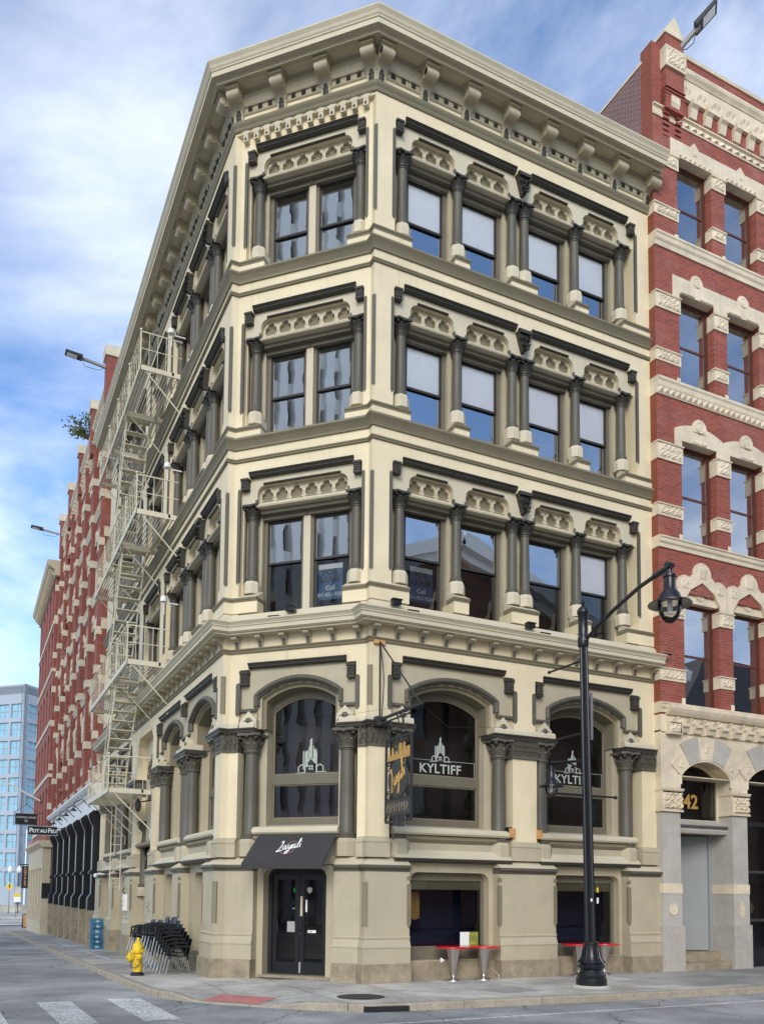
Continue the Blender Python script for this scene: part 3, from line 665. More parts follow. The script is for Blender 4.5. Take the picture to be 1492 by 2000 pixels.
def archgroup(fac,cx,hw,y):
    # spandrel opening mouldings, hw = outer half width at spandrel plane
    def f():
        a=segarc(0,hw+.02,6.36,6.72,16)
        roll=G().tube([(a[0][0],.08,6.10)]+[(p[0],.08,p[1]) for p in a]+[(a[-1][0],.08,6.10)],.055,8)
        roll.tube([(a[0][0]+.04,.12,6.12)]+[(p[0]*.965,.12,p[1]-.04) for p in a]+[(a[-1][0]-.04,.12,6.12)],.04,6)
        o1=segarc(0,hw,6.36,6.70,16); o2=segarc(0,hw-.09,6.31,6.615,16)
        ring=G().plate([[(hw,5.6)]+list(reversed(o1))+[(-hw,5.6),(-hw+.09,5.6)]+o2+[(hw-.09,5.6)]],.17,.34)
        o3=segarc(0,hw-.17,6.24,6.53,16)
        ring2=G().plate([[(hw-.085,5.6)]+list(reversed(o2))+[(-hw+.085,5.6),(-hw+.17,5.6)]+o3+[(hw-.17,5.6)]],.26,.66)
        den=G().box(-.05,.05,.13,.19,-.033,.033).mesh('arch_dentil','dark'); pos=[]
        m=segarc(0,hw-.05,6.33,6.655,9)
        for i in range(1,9): pos.append((m[i][0],m[i][1],-math.atan2(m[i+1][1]-m[i-1][1],m[i+1][0]-m[i-1][0])))
        return roll.mesh('arch_roll','dark'),ring.mesh('arch_ring','tan'),ring2.mesh('arch_reveal','olive'),den,pos
    ms=shared(('arch',round(hw,2)),f)
    for n,me in zip(('arch_roll','arch_ring','arch_reveal'),ms): o=fac.put(n,me,cx,y,0)
    for dx,dz,t in ms[4]: link('arch_dentil',ms[3],o,(dx,0,dz),ry=t)
def gstrip(fac,x,z0,z1,y=0,wd=.1): fac.put('stop_chamfer',strip_mesh(z1-z0,wd),x,y,z0)
def ground_bay(fac,x0,x1,arches,hoods,y=0,win=True):
    # spandrel plate with arches (cx,hw)
    out=[(x0-.03,5.6),(x0-.03,7.13),(x1+.03,7.13),(x1+.03,5.6)]
    for cx,hw in reversed(arches):
        a=segarc(cx,hw,6.36,6.70,16); out+=[(cx+hw,5.6)]+list(reversed(a))+[(cx-hw,5.6)]
    fac.B(G().plate([out],.11,.3),'spandrel','tan',y=y)
    for a,b in hoods: fac.put('hood_mould',hoodmesh(b-a),a,y,7.10)
    cs=[x0+.12,x1-.12]+[(hoods[i][1]+hoods[i+1][0])/2 for i in range(len(hoods)-1)]
    for x in cs: fac.put('console',consolemesh(),x,y,6.91,sc=(1.05,1,1.2))
    for cx,hw in arches:
        archgroup(fac,cx,hw,y)
        if win: shop_window(fac,cx,hw-.18,y)
        for s in (-1,1):
            fac.B(G().box(cx+s*(hw-.13) if s>0 else cx-hw-.28,cx+hw+.28 if s>0 else cx-hw+.13,.40,.75,2.6,5.62),'jamb','tan',y=y)
            m=shared('lbar',lambda:G().prism([(.12,0),(.03,0),(.03,.04),(.06,.07),(.12,.07)],'x',-.22,.22).mesh('label_bar','dark')); fac.put('label_bar',m,cx+s*(hw+.22),y,5.99)
    for x in (x0-.035,x1+.035): gstrip(fac,x,5.86,6.6,y,.11)
def sill_zone(fac,x0,x1,y,low=True,l0=None,l1=None,awn=False):
    L=x1-x0
    fac.B(G().prism([(.75,3.18),(.02,3.18),(-.0,3.2),(-.02,3.22),(-.02,3.27),(.05,3.34),(.60,3.42),(.75,3.42)],'x',x0,x1),'sill','tan_light',y=y)
    fac.B(G().prism([(.02,3.08),(.05,3.08),(.09,3.18),(.4,3.18),(.4,3.0),(.1,3.0)],'x',x0,x1),'sill_mould','olive',y=y)
    fac.B(G().box(x0,x1,.10,.7,2.55,3.05),'apron','tan',y=y)
    if not awn:
        fac.B(G().prism([(.10,2.85),(-.10,2.68),(-.10,2.66),(.10,2.66)],'x',x0,x1),'ledge','tan_light',y=y)
        fac.B(G().prism([(.1,2.66),(-.10,2.66),(-.115,2.645),(-.10,2.60),(-.06,2.58),(.02,2.56),(.1,2.56)],'x',x0,x1),'ledge_lip','hood',y=y)
def low_opening(fac,x0,x1,l0,l1,y,zt=2.36,zb=.42,glass='shop_glass'):
    r=.2
    out=[(x0,.02),(x1,.02),(x1,2.6),(x0,2.6)]
    hole=[(l0,zb),(l1,zb),(l1,zt-r)]+arc(l1-r,zt-r,r,0,90,5)+arc(l0+r,zt-r,r,90,180,5)
    fac.B(G().plate([out,hole],.04,.30),'lower_wall','tan',y=y)
    return hole
def base_pier(path,name='pier'):
    o=msweep([(-.3,.40),(.17,.40),(.17,.73),(.185,.73),(.185,.755),(.13,.91),(.145,.925),(.15,.95),(.14,.975),(.12,.985),(.12,2.35),(-.3,2.35)],path,'base_pier','tan')
    def ch(prof,n,m):
        g=G().sweep(prof,[(p[0]-1.5,p[1]-3) for p in path]); q=B(g,n,m,o); return q
    ch([(-.3,-.6),(.215,-.6),(.215,.385),(.205,.40),(-.3,.40)],'granite_base','granite')
    ch([(-.3,2.35),(.13,2.35),(.13,2.38),(.145,2.38),(.145,2.405),(.19,2.42),(.2,2.445),(.2,2.475),(.185,2.49),(-.3,2.49)],'pier_lip','dark')
    ch([(-.32,2.491),(.183,2.491),(-.30,2.80),(-.32,2.80)],'weathering','tan_light')
    return o
def inset(fac,x,y,w=-.12):  # dark stop chamfer on the pier arris, keyhole top
    def f():
        g=G().plate([[(-.05,.12),(0,0),(.05,.12),(.05,.97),(-.05,.97)]],-.006,.04)
        g.plate([arc(0,1.09,.052,-60,240,10)],-.006,.04)
        return g.mesh('stop_chamfer','olive')
    return shared('inset',f)
def fpt(fac,x,y): return fac.w(x,y)
# right facade
for a,b,c0,c1,hd in ((.52,3.74,2.13,1.16,[(.79,3.49)]),(4.34,7.56,5.95,1.16,[(4.57,7.32)])):
    ground_bay(RF,a,b,[(c0,c1)],hd)
RF.B(G().plate([[(0,5.6),(.52,5.6),(.52,6.95),(.79,6.95),(.79,7.10),(3.49,7.10),(3.49,6.95),(3.74,6.95),(3.74,5.6),(4.34,5.6),(4.34,6.95),(4.57,6.95),(4.57,7.10),(7.32,7.10),(7.32,6.95),(7.56,6.95),(7.56,5.6),(WR,5.6),(WR,GC+.1),(0,GC+.1)]],0,.3),'wall','cream')
pilaster(RF,3.70,4.38); pilaster(RF,7.62,WR-.01); abacus(RF,3.14,4.94); abacus(RF,7.02,WR)
for x in (.80,3.45,4.63,7.28): gcol(RF,x)
for a,b in ((.62,3.62),(4.46,7.46)):
    sill_zone(RF,a,b,0)
    h=low_opening(RF,a-.1,b+.1,(a+b)/2-1.02,(a+b)/2+1.02,.12)
def low_window(fac,cx,hw,y,blue=True):
    o=fac.B(G().plate([[(-hw-.1,.42),(hw+.1,.42),(hw+.1,2.4),(-hw-.1,2.4)],[(-hw+.06,.72),(-hw+.06,2.18),(hw-.06,2.18),(hw-.06,.72)]],0,.1),'display_window','casing',cx,y)
    B(G().quad(-hw+.05,hw-.05,.04,.71,2.19),'pane','shop_glass',o)
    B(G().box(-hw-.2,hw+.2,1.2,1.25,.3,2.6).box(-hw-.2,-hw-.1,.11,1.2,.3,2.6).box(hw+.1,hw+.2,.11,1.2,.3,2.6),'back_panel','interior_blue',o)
    B(G().box(-hw+.06,hw-.06,.05,.2,1.98,2.18),'valance','olive',o)
    return o
lw1=low_window(RF,2.12,1.0,.36); lw2=low_window(RF,5.96,1.0,.36)
for a,b in ((.9,3.3),(4.8,7.1)): RF.B(G().box(a,b,.10,.6,-.6,.40),'granite_sill','granite')
base_pier([fpt(RF,3.25,0),fpt(RF,4.83,0)]); base_pier([fpt(RF,7.05,0),fpt(RF,WR+.0,0)])
base_pier([fpt(CH,2.80,WC),P_R1,P_R0,fpt(RF,.95,0)]); base_pier([fpt(LF,-.93,0),P_L0,P_L1,fpt(CH,.88,WC)])
for x in (3.25,4.83,7.05,.95): RF.put('stop_chamfer',inset(RF,0,0),x+(.02 if x in (3.25,7.05) else -.02),-.12,1.12)
# corner arrises below
def arr2(L): return shared(('arr2',L),lambda:G().prism([(-.06,-.035),(.06,-.035),(.04,.05),(-.04,.05)],'z',0,L).mesh('stop_chamfer','olive'))
def offc(P,nx,ny,w): return (P[0]+nx*w,P[1]+ny*w)
link('stop_chamfer',arr2(.92),main,(-.12+.022-1.5,-.12+.022-3,1.2),-PI/4); link('stop_chamfer',arr2(.92),main,(-A_-.12+.022-1.5,A_-.12+.022-3,1.2),-PI/4)
link('stop_chamfer',arr2(.86),main,(.02-1.5,.02-3,5.95),-PI/4); link('stop_chamfer',arr2(.86),main,(-A_+.02-1.5,A_+.02-3,5.95),-PI/4)
# corner pilasters follow the folded corner
for path in ([fpt(CH,3.27,WC),P_R1,P_R0,fpt(RF,.50,0)],[fpt(LF,-.50,0),P_L0,P_L1,fpt(CH,.36,WC)]):
    o=msweep([(-.3,3.0),(0,3.0),(0,5.06),(-.3,5.06)],path,'pilaster','cream')
    B(G().sweep([(-.3,2.66),(.06,2.66),(.06,2.96),(.075,2.98),(.075,3.01),(.05,3.03),(.05,3.05),(.02,3.075),(.02,3.10),(-.3,3.10)],[(p[0]-1.5,p[1]-3) for p in path]),'pilaster_base','tan',o)
    B(G().sweep([(-.3,5.05),(.03,5.05),(.03,5.09),(.01,5.1),(.01,5.48),(-.3,5.48)],[(p[0]-1.5,p[1]-3) for p in path]),'pilaster_capital','dark',o)
    B(G().sweep([(-.4,5.48),(.07,5.48),(.085,5.51),(.085,5.545),(.11,5.56),(.11,5.595),(-.4,5.595)],[(p[0]-1.5,p[1]-3) for p in path]),'abacus','hood',o)
    B(G().sweep([(-.4,5.595),(.04,5.595),(.03,5.69),(.004,5.74),(-.4,5.74)],[(p[0]-1.5,p[1]-3) for p in path]),'blocking','tan_light',o)
    gl=G()
    for i in range(len(path)-1):
        a=Vector(path[i]); b=Vector(path[i+1]); L=(b-a).length; d=(b-a)/L; nn=Vector((d.y,-d.x))
        n=max(1,int(L/.11))
        for row in range(3):
            for k in range(n):
                c=a+d*(L*(k+.5+(.25 if row%2 else 0)-.1)/n); zz=5.10+row*.12; w=.034
                def q(t,o,z): 
                    v=c+d*t+nn*(o+.012); return (v.x-1.5,v.y-3,z)
                gl.add([q(-w,0,zz),q(w,0,zz),q(w*1.1,.03,zz+.07),q(-w*1.1,.03,zz+.07),q(0,.075,zz+.12)],[(0,1,2,3),(3,2,4)])
                s=q(0,.04,zz+.135); gl.sphere(s,.024,6,4)
    B(gl,'capital_leaves','dark',o)
# abacus over near columns beside the corner pilasters
abacus(RF,.50,1.10); abacus(CH,2.80,3.27,WC); abacus(CH,.36,.80,WC); abacus(LF,-1.10,-.50)
# chamfer
ground_bay(CH,.36,LC-.36,[(LC/2,1.02)],[(.58,2.99)],WC)
CH.B(G().plate([[(.119,5.6),(.36,5.6),(.36,6.95),(.58,6.95),(.58,7.10),(2.99,7.10),(2.99,6.95),(LC-.36,6.95),(LC-.36,5.6),(LC-.119,5.6),(LC-.119,GC+.1),(.119,GC+.1)]],0,.28),'wall','cream',y=WC)
gcol(CH,.60,WC); gcol(CH,LC-.62,WC)
sill_zone(CH,.75,LC-.75,WC,awn=True)
B(G().prism([(0,.001),(0,DR+.25),(-.02,DR+.25),(-.0008,DR),(-.0008,.001)],'z',5.6,7.95),'corner_return','cream',main,(-1.5,-3,0))
B(G().prism([(-A_+.001,A_+.0008),(-A_+DR,A_+.0008),(-A_+DR+.25,A_+.02),(-A_+DR+.25,A_+.04),(-A_+.001,A_+.04)],'z',5.6,7.95),'corner_return','cream',main,(-1.5,-3,0))
# entrance under the awning
r=.2; hole=[(1.03,.06),(2.55,.06),(2.55,2.42-r)]+arc(2.55-r,2.42-r,r,0,90,5)+arc(1.03+r,2.42-r,r,90,180,5)
CH.B(G().plate([[(.78,.0),(LC-.78,.0),(LC-.78,2.7),(.78,2.7)],hole],.20,.46),'entrance_surround','tan',y=0)
en=CH.B(G().plate([[(1.0,.05),(2.6,.05),(2.6,2.5),(1.0,2.5)],[(1.12,.10),(1.12,2.3),(2.47,2.3),(2.47,.10)]],.46,.58),'entrance_door','black_matte')
for x0 in (1.13,1.80):
    lf_=B(G().plate([[(x0,.10),(x0+.66,.10),(x0+.66,2.29),(x0,2.29)],[(x0+.11,.34),(x0+.11,2.17),(x0+.55,2.17),(x0+.55,.34)]],.49,.54),'door_leaf','black',en)
    B(G().quad(x0+.10,x0+.56,.515,.33,2.18),'pane','shop_glass',en)
B(G().box(1.815,1.865,.475,.49,1.36,1.80),'push_plate','tan_light',en); B(G().box(1.93,1.97,.50,.51,1.45,1.72),'notice','white_print',en)
B(G().tube([(1.84,.49,1.02),(1.84,.43,1.05),(1.84,.43,1.28),(1.84,.49,1.31)],.012,6).lathe([(.03,0),(.03,.02)],(1.83,.47,.98),10,True,'y'),'door_handle','iron',en)
B(G().box(1.80,1.84,.47,.49,.10,.34),'door_bolt','aluminium',en)
B(G().box(.85,2.75,.18,.5,0,.062),'threshold','granite',en); 
pp=B(G().box(1.99,2.19,.498,.504,.99,1.05),'push_sign','white_print',en); text('Push',.055,'black',en,(2.06,.4965,1.02),depth=.001,name='push_lettering'); 
B(G().prism([(1.96,1.98),(2.0,2.0),(2.05,2.0),(2.09,1.98),(2.08,1.91),(2.025,1.86),(1.97,1.91)],'y',.502,.506),'badge','pale_print',en)
ex=B(G().box(1.32,1.56,1.2,1.24,1.84,2.02),'exit_sign','black',en); text('EXIT',.13,'exit_green',en,(1.44,1.195,1.93),depth=.002,name='exit_lettering')
B(G().box(1.30,1.62,.9,.91,.98,1.22).box(1.33,1.58,1.1,1.12,1.5,1.53),'menu_board','blind',en)
# left facade ground floor
for a,b,ar,hd in ((.52,7.28,[(2.26,1.2),(5.58,1.2)],[(.97,3.68),(4.26,7.02)]),(11.6,18.0,[(13.0,1.15),(16.5,1.15)],[(11.8,14.5),(15.1,17.8)])):
    ground_bay(LF,-b,-a,[(-c,h) for c,h in reversed(ar)],mir(hd))
steps=[(-LL,5.6),(-18.0,5.6),(-18.0,6.95),(-17.8,6.95),(-17.8,7.1),(-15.1,7.1),(-15.1,6.95),(-14.5,6.95),(-14.5,7.1),(-11.8,7.1),(-11.8,6.95),(-11.6,6.95),(-11.6,5.6),
 (-10.45,5.6),(-10.45,6.7),(-10.2,6.95),(-8.2,6.95),(-7.95,6.7),(-7.95,5.6),(-7.28,5.6),(-7.28,6.95),(-7.02,6.95),(-7.02,7.1),(-4.26,7.1),(-4.26,6.95),(-3.68,6.95),(-3.68,7.1),(-.97,7.1),(-.97,6.95),(-.52,6.95),(-.52,5.6),(0,5.6),(0,GC+.1),(-LL,GC+.1)]
LF.B(G().plate([steps],0,.3),'wall','cream')
for a,b in ((7.3,7.92),(10.5,11.2),(18.05,LL-.02)): pilaster(LF,-b,-a)
for x in (.85,3.58,4.24,6.98,11.75,14.35,15.0,17.75): gcol(LF,-x)
for a,b in ((3.25,4.6),(6.66,7.95),(10.5,12.1),(14.0,15.35),(17.4,LL)): abacus(LF,-b,-a)
for a,b in ((.6,3.4),(4.2,6.9),(11.6,14.2),(15.1,17.7)):
    sill_zone(LF,-b,-a,0); low_opening(LF,-b,-a,-(a+b)/2-.85,-(a+b)/2+.85,.12); 
    o=low_window(LF,-(a+b)/2,.95,.36)
for a,b in ((-3.5,-.9),(-6.7,-4.1),(-14.3,-11.6),(-17.6,-15.1)): LF.B(G().box(a,b,.1,.6,-.9,.40),'granite_sill','granite')
for a,b in ((3.40,4.19),(6.58,7.84),(10.45,11.67),(14.2,15.16),(17.5,LL)): base_pier([fpt(LF,-b,0),fpt(LF,-a,0)])
for u in (.90,3.41,6.60,10.47,14.22,17.52): LF.put('stop_chamfer',inset(LF,0,0),-u-.02,-.12,1.12)
# recessed entrance bay with the arched inscription
LF.B(G().box(-10.55,-7.85,.30,.6,3.0,7.3),'recess_wall','tan_light')
en2=LF.B(G().plate([[(-10.5,-.6),(-7.9,-.6),(-7.9,3.3),(-10.5,3.3)],[(-9.9,-.5)]+segarc(-9.2,.7,2.6,3.1,10)+[(-8.5,-.5)]],.3,.6),'side_entrance','tan')
B(G().box(-9.9,-8.5,.55,.6,-.6,3.2),'door_leaf','black_matte',en2)
LF.B(G().prism([(.45,3.3),(.05,3.3),(.0,3.34),(.0,3.4),(.1,3.46),(.45,3.46)],'x',-10.5,-7.9),'hood_mould','olive')
B(G().tube([(p[0],.28,p[1]) for p in segarc(-9.2,.78,2.6,3.2,12)],.06,6),'arch_roll','hood',en2)
ins='EQUITABLE'
for i,ch_ in enumerate(ins):
    t=R(158-136*i/(len(ins)-1)); text(ch_,.42,'dark',en2,(-9.2+.88*math.cos(t),.285,5.35+.88*math.sin(t)),ry=PI/2-t,depth=.02,name='letter')
text('BUILDING',.40,'dark',en2,(-9.2,.285,5.0),depth=.02,name='letter',sx=.8)
for u in (7.98,10.42): put_column(LF,-u,.30,2.0,4.2,.14,.4,'g',oct_h=.3,oct_mat='tan')
# ------------------------------------------------------------------ ground, road, pavements
def gz(y): return -.0235*min(max(y-1.5,0),62)
YS=[-500,-60,-20,1.5]+[1.5+6.2*i for i in range(1,11)]+[120,1500]
road=B(G().add([(x,y,gz(y)-.13) for y in YS for x in (-700,-4.6,0,700)],[(j*4+i,j*4+i+1,j*4+i+5,j*4+i+4) for j in range(len(YS)-1) for i in range(3)]),'road','asphalt'); tag(road,None,None,kind='structure')
def mark(name,pts,mat,par,dz=-.126,th=0):
    def sub(a,b,n): return [tuple(a[k]+(b[k]-a[k])*t/n for k in (0,1)) for t in range(n)]
    q=[]
    for i in range(len(pts)): q+=sub(pts[i],pts[(i+1)%len(pts)],1)
    g=G(); n=len(q); g.add([(x,y,gz(y)+dz) for x,y in q],[tuple(range(n))]); return B(g,name,mat,par)
for x0,x1 in ((-5.22,-4.62),(-6.44,-5.86),(-7.7,-7.1),(-8.95,-8.35)):
    mark('crossing_stripe',[(x0,.24),(x1,.16),(x1+.1,-2.72),(x0+.14,-2.74)],'paint',road)
mark('edge_line',[(-2.2,-4.38),(45,-5.2),(45,-5.31),(-2.2,-4.49)],'paint',road)
KI=[(30,-4.35),(7.76,-3.45),(4.39,-3.37),(2.0,-3.24),(-.6,-3.10),(-1.35,-2.98),(-1.9,-2.62),(-2.45,-2.12),(-2.95,-1.58),(-3.45,-1.0),(-3.85,-.45),(-4.12,.2),(-4.27,1.0),(-4.31,2.5),(-4.33,6.2),(-4.35,12),(-4.36,24),(-4.36,63.5)]
def ramp(x,y):
    ax,ay=-3.2,-1.3; t=((x-ax)*(-.66)+(y-ay)*.75); d=((x-ax)*.75+(y-ay)*.66)
    k=max(0,1-abs(t)/1.35); k=min(1,k*2.2); return .108*k*max(0,min(1,1-d/1.5))
def sz(x,y): return gz(y)-ramp(x,y)
def clip(poly,x0,x1,y0,y1):
    for ax,v,sg in ((0,x0,1),(0,x1,-1),(1,y0,1),(1,y1,-1)):
        o=[]
        for i in range(len(poly)):
            a,b=poly[i-1],poly[i]; ia=(a[ax]-v)*sg>=0; ib=(b[ax]-v)*sg>=0
            if ia!=ib:
                t=(v-a[ax])/(b[ax]-a[ax]); o.append((a[0]+(b[0]-a[0])*t,a[1]+(b[1]-a[1])*t))
            if ib: o.append(b)
        poly=o
        if not poly: return []
    return poly
SUBJ=KI+[(-1.6,63.5),(-1.6,3.2),(.6,1.2),(30,1.2)]
wg=G()
def wcell(x0,x1,y0,y1):
    p=clip(SUBJ,x0,x1,y0,y1)
    if len(p)>2: wg.add([(a,b,sz(a,b)-.016) for a,b in p],[tuple(range(len(p)))])
for i in range(20):
    for j in range(20): wcell(-5+.4*i,-4.6+.4*i,-4.6+.4*j,-4.2+.4*j)
for j in range(20): wcell(3,31,-4.6+.4*j,-4.2+.4*j)
for j in range(30): wcell(-5,-1.4,3.4+2.1*j,5.5+2.1*j)
walk=B(wg,'pavement','concrete_dark'); tag(walk,None,None,kind='structure')
def slab(x0,x1,y0,y1,mat,gap=.007):
    g=G(); x0+=gap;x1-=gap;y0+=gap;y1-=gap; nx=max(1,round((x1-x0)/.4)); ny=max(1,round((y1-y0)/.4))
    if y0>6: ny=1; nx=1
    for i in range(nx):
        for j in range(ny):
            p=clip(SUBJ,x0+(x1-x0)*i/nx,x0+(x1-x0)*(i+1)/nx,y0+(y1-y0)*j/ny,y0+(y1-y0)*(j+1)/ny)
            if len(p)>2: g.add([(a,b,sz(a,b)) for a,b in p],[tuple(range(len(p)))])
    if g.f: B(g,'slab',mat,walk)
ycut=[-4.6,-3.0,-1.45,.1,1.3]
xs=[-1.7+1.55*i for i in range(21)]
for i in range(20):
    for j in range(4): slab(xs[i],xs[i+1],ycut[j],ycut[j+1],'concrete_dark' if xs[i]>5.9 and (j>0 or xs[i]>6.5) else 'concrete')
yl=[-4.6,-3.0,-1.45,.1,1.7,3.3,4.9,6.5]+[6.5+2.2*i for i in range(1,27)]
for j in range(len(yl)-1):
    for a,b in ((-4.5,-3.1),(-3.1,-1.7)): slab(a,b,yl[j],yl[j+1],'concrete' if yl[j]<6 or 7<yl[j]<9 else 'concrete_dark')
for y0,y1 in ((10.5,14),(14.8,18.5),(21,25)): mark('worn_line',[(-3.62,y0),(-3.5,y0),(-3.55,y1),(-3.67,y1)],'worn_blue',walk,.004)
# kerb stones
kerb=bpy.data.objects.new('kerb',None); COL.objects.link(kerb); tag(kerb,None,None,kind='structure')
pts=[]; 
for a,b in zip(KI,KI[1:]):
    n=max(1,int(math.hypot(b[0]-a[0],b[1]-a[1])/.3))
    for i in range(n): pts.append((a[0]+(b[0]-a[0])*i/n,a[1]+(b[1]-a[1])*i/n))
pts.append(KI[-1])
acc=0; cur=[pts[0]]; stones=[]; rnd=random.Random(5); lim=2.0
for a,b in zip(pts,pts[1:]):
    acc+=math.hypot(b[0]-a[0],b[1]-a[1]); cur.append(b)
    if acc>lim: stones.append(cur); cur=[b]; acc=0; lim=rnd.uniform(1.4,2.5)
stones.append(cur)
for st in stones:
    if len(st)<2: continue
    nn=[]; 
    for i in range(len(st)):
        a=Vector(st[max(i-1,0)]); b=Vector(st[min(i+1,len(st)-1)]); d=(b-a).normalized(); nn.append(Vector((d.y,-d.x)))
    # outward is road side
    side=-1 if True else 1
    vs=[]; k=5
    for i,(p,n) in enumerate(zip(st,nn)):
        e=.006 if i in (0,) else (-.006 if i==len(st)-1 else 0); dd=Vector((-n.y,n.x))*e; z=sz(*p); jit=.004*math.sin(p[0]*7+p[1]*5)
        for o,dz in ((.0,.002),(-.15,.004+jit),(-.172,-.018+jit),(-.18,-.2),(.0,-.2)):
            vs.append((p[0]+n.x*o+dd.x,p[1]+n.y*o+dd.y,z+dz if dz>-.1 else gz(p[1])-.25))
    m=len(st); fs=[(j*k+i,j*k+(i+1)%k,(j+1)*k+(i+1)%k,(j+1)*k+i) for j in range(m-1) for i in range(k)]+[tuple(range(k)),tuple(reversed(range((m-1)*k,m*k)))]
    B(G().add(vs,fs),'kerb_stone','kerbstone',kerb)
dr=B(G().prism([(-1.5,-3.16),(-.72,-3.30),(-.70,-3.10),(-1.48,-2.98)],'z',-.125,-.035),'drain_mouth','black_matte',kerb)
# tactile paving
def tq(u,v):
    x=-3.70+.80*u+.50*v; y=-.80-.88*u+.44*v; return (x,y,sz(x,y)+.006)
tp=B(G().add([tq(i/6,j/4) for j in range(5) for i in range(7)],[(j*7+i,j*7+i+1,(j+1)*7+i+1,(j+1)*7+i) for j in range(4) for i in range(6)]),'tactile_panel','tactile',walk)
gd=G()
for i in range(16):
    for j in range(9):
        u=(i+.5)/16; v=(j+.5)/9; x,y,z=tq(u,v)
        gd.lathe([(.017,-.002),(.015,.006),(.008,.008)],(x,y,z),6)
o=B(gd,'tactile_domes','tactile',tp); o['kind']='stuff'
mh=B(G().lathe([(.44,-.01),(.44,.004),(.42,.006),(.40,.003),(.3,.003),(.29,.006),(.01,.006)],(0,0,0),28),'manhole_cover','iron',None,(-1.10,-2.12,0)); tag(mh,'round dark iron manhole cover in the pavement near the kerb','manhole cover')
for lab,c in (('grey vault hatch in the pavement left of the lamp post',[(1.5,-1.85),(2.55,-1.72),(2.72,-2.55),(1.62,-2.70)]),('grey vault hatch in the pavement right of the lamp post',[(5.2,-1.62),(6.4,-1.48),(6.3,-2.6),(5.3,-2.7)])):
    g=G().prism(c,'z',-.02,.004); cx=sum(p[0] for p in c)/4; cy=sum(p[1] for p in c)/4
    for t in (.33,.66): g.prism([(c[0][0]+(c[1][0]-c[0][0])*t-.01,c[0][1]),(c[0][0]+(c[1][0]-c[0][0])*t+.01,c[0][1]),(c[3][0]+(c[2][0]-c[3][0])*t+.01,c[3][1]),(c[3][0]+(c[2][0]-c[3][0])*t-.01,c[3][1])],'z',.004,.008)
    h=B(G().add([(x-cx,y-cy,z) for x,y,z in g.v],g.f),'vault_hatch','concrete_dark',None,(cx,cy,0)); tag(h,lab,'hatch','vault hatches in the pavement')
# far plaza
plz=mark('plaza',[(-60,70),(60,70),(60,135),(-60,135)],'concrete',None,-.05); tag(plz,None,None,kind='structure')

# ------------------------------------------------------------------ red brick buildings
def redwin(w,h,key,mat='mahogany',glass='glass'):
    def f():
        c=.07; s=.055; m=h*.5
        cas=G().plate([[(0,0),(w,0),(w,h),(0,h)],[(c,c),(c,h-c),(w-c,h-c),(w-c,c)]],0,.1).mesh('window',mat)
        sa=G().plate([[(c,c),(w-c,c),(w-c,h-c),(c,h-c)],[(c+s,c+s),(c+s,m-.03),(w-c-s,m-.03),(w-c-s,c+s)],[(c+s,m+.03),(c+s,h-c-s),(w-c-s,h-c-s),(w-c-s,m+.03)]],.03,.07).mesh('sash',mat)
        p1=G().quad(c+s,w-c-s,.047,c+s,m-.03).mesh('pane',glass); p2=G().quad(c+s,w-c-s,.047,m+.03,h-c-s).mesh('pane',glass)
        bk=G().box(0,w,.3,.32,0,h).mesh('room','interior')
        bl=G().box(c+s,w-c-s,.09,.095,m-.2,h-c-s).mesh('roller_blind','blind')
        return cas,sa,p1,p2,bk,bl
    return shared(('rw',round(w,2),round(h,2),mat,glass),f)
def put_redwin(fac,x,y,z,w,h,mat='mahogany',blind=False):
    ms=redwin(w,h,0,mat); o=fac.put('window',ms[0],x,y,z); link('sash',ms[1],o); link('pane',ms[2],o); link('pane',ms[3],o); link('room',ms[4],o)
    if blind: link('roller_blind',ms[5],o)
RFL=[dict(k='arch',sill=6.83,lint=9.60,top=10.08,band=(7.39,7.73),cap=(9.06,9.46),st=(6.55,6.83)),
     dict(k='seg',sill=11.18,lint=13.90,top=14.25,band=(11.73,12.07),cap=(13.24,13.72),st=(10.88,11.18)),
     dict(k='med',sill=15.46,lint=18.0,top=18.45,band=(15.93,16.27),cap=(17.38,17.83),st=(15.0,15.46)),
     dict(k='peak',sill=19.48,lint=21.90,top=22.35,band=(20.0,20.32),cap=(21.45,21.85),st=(19.1,19.48))]
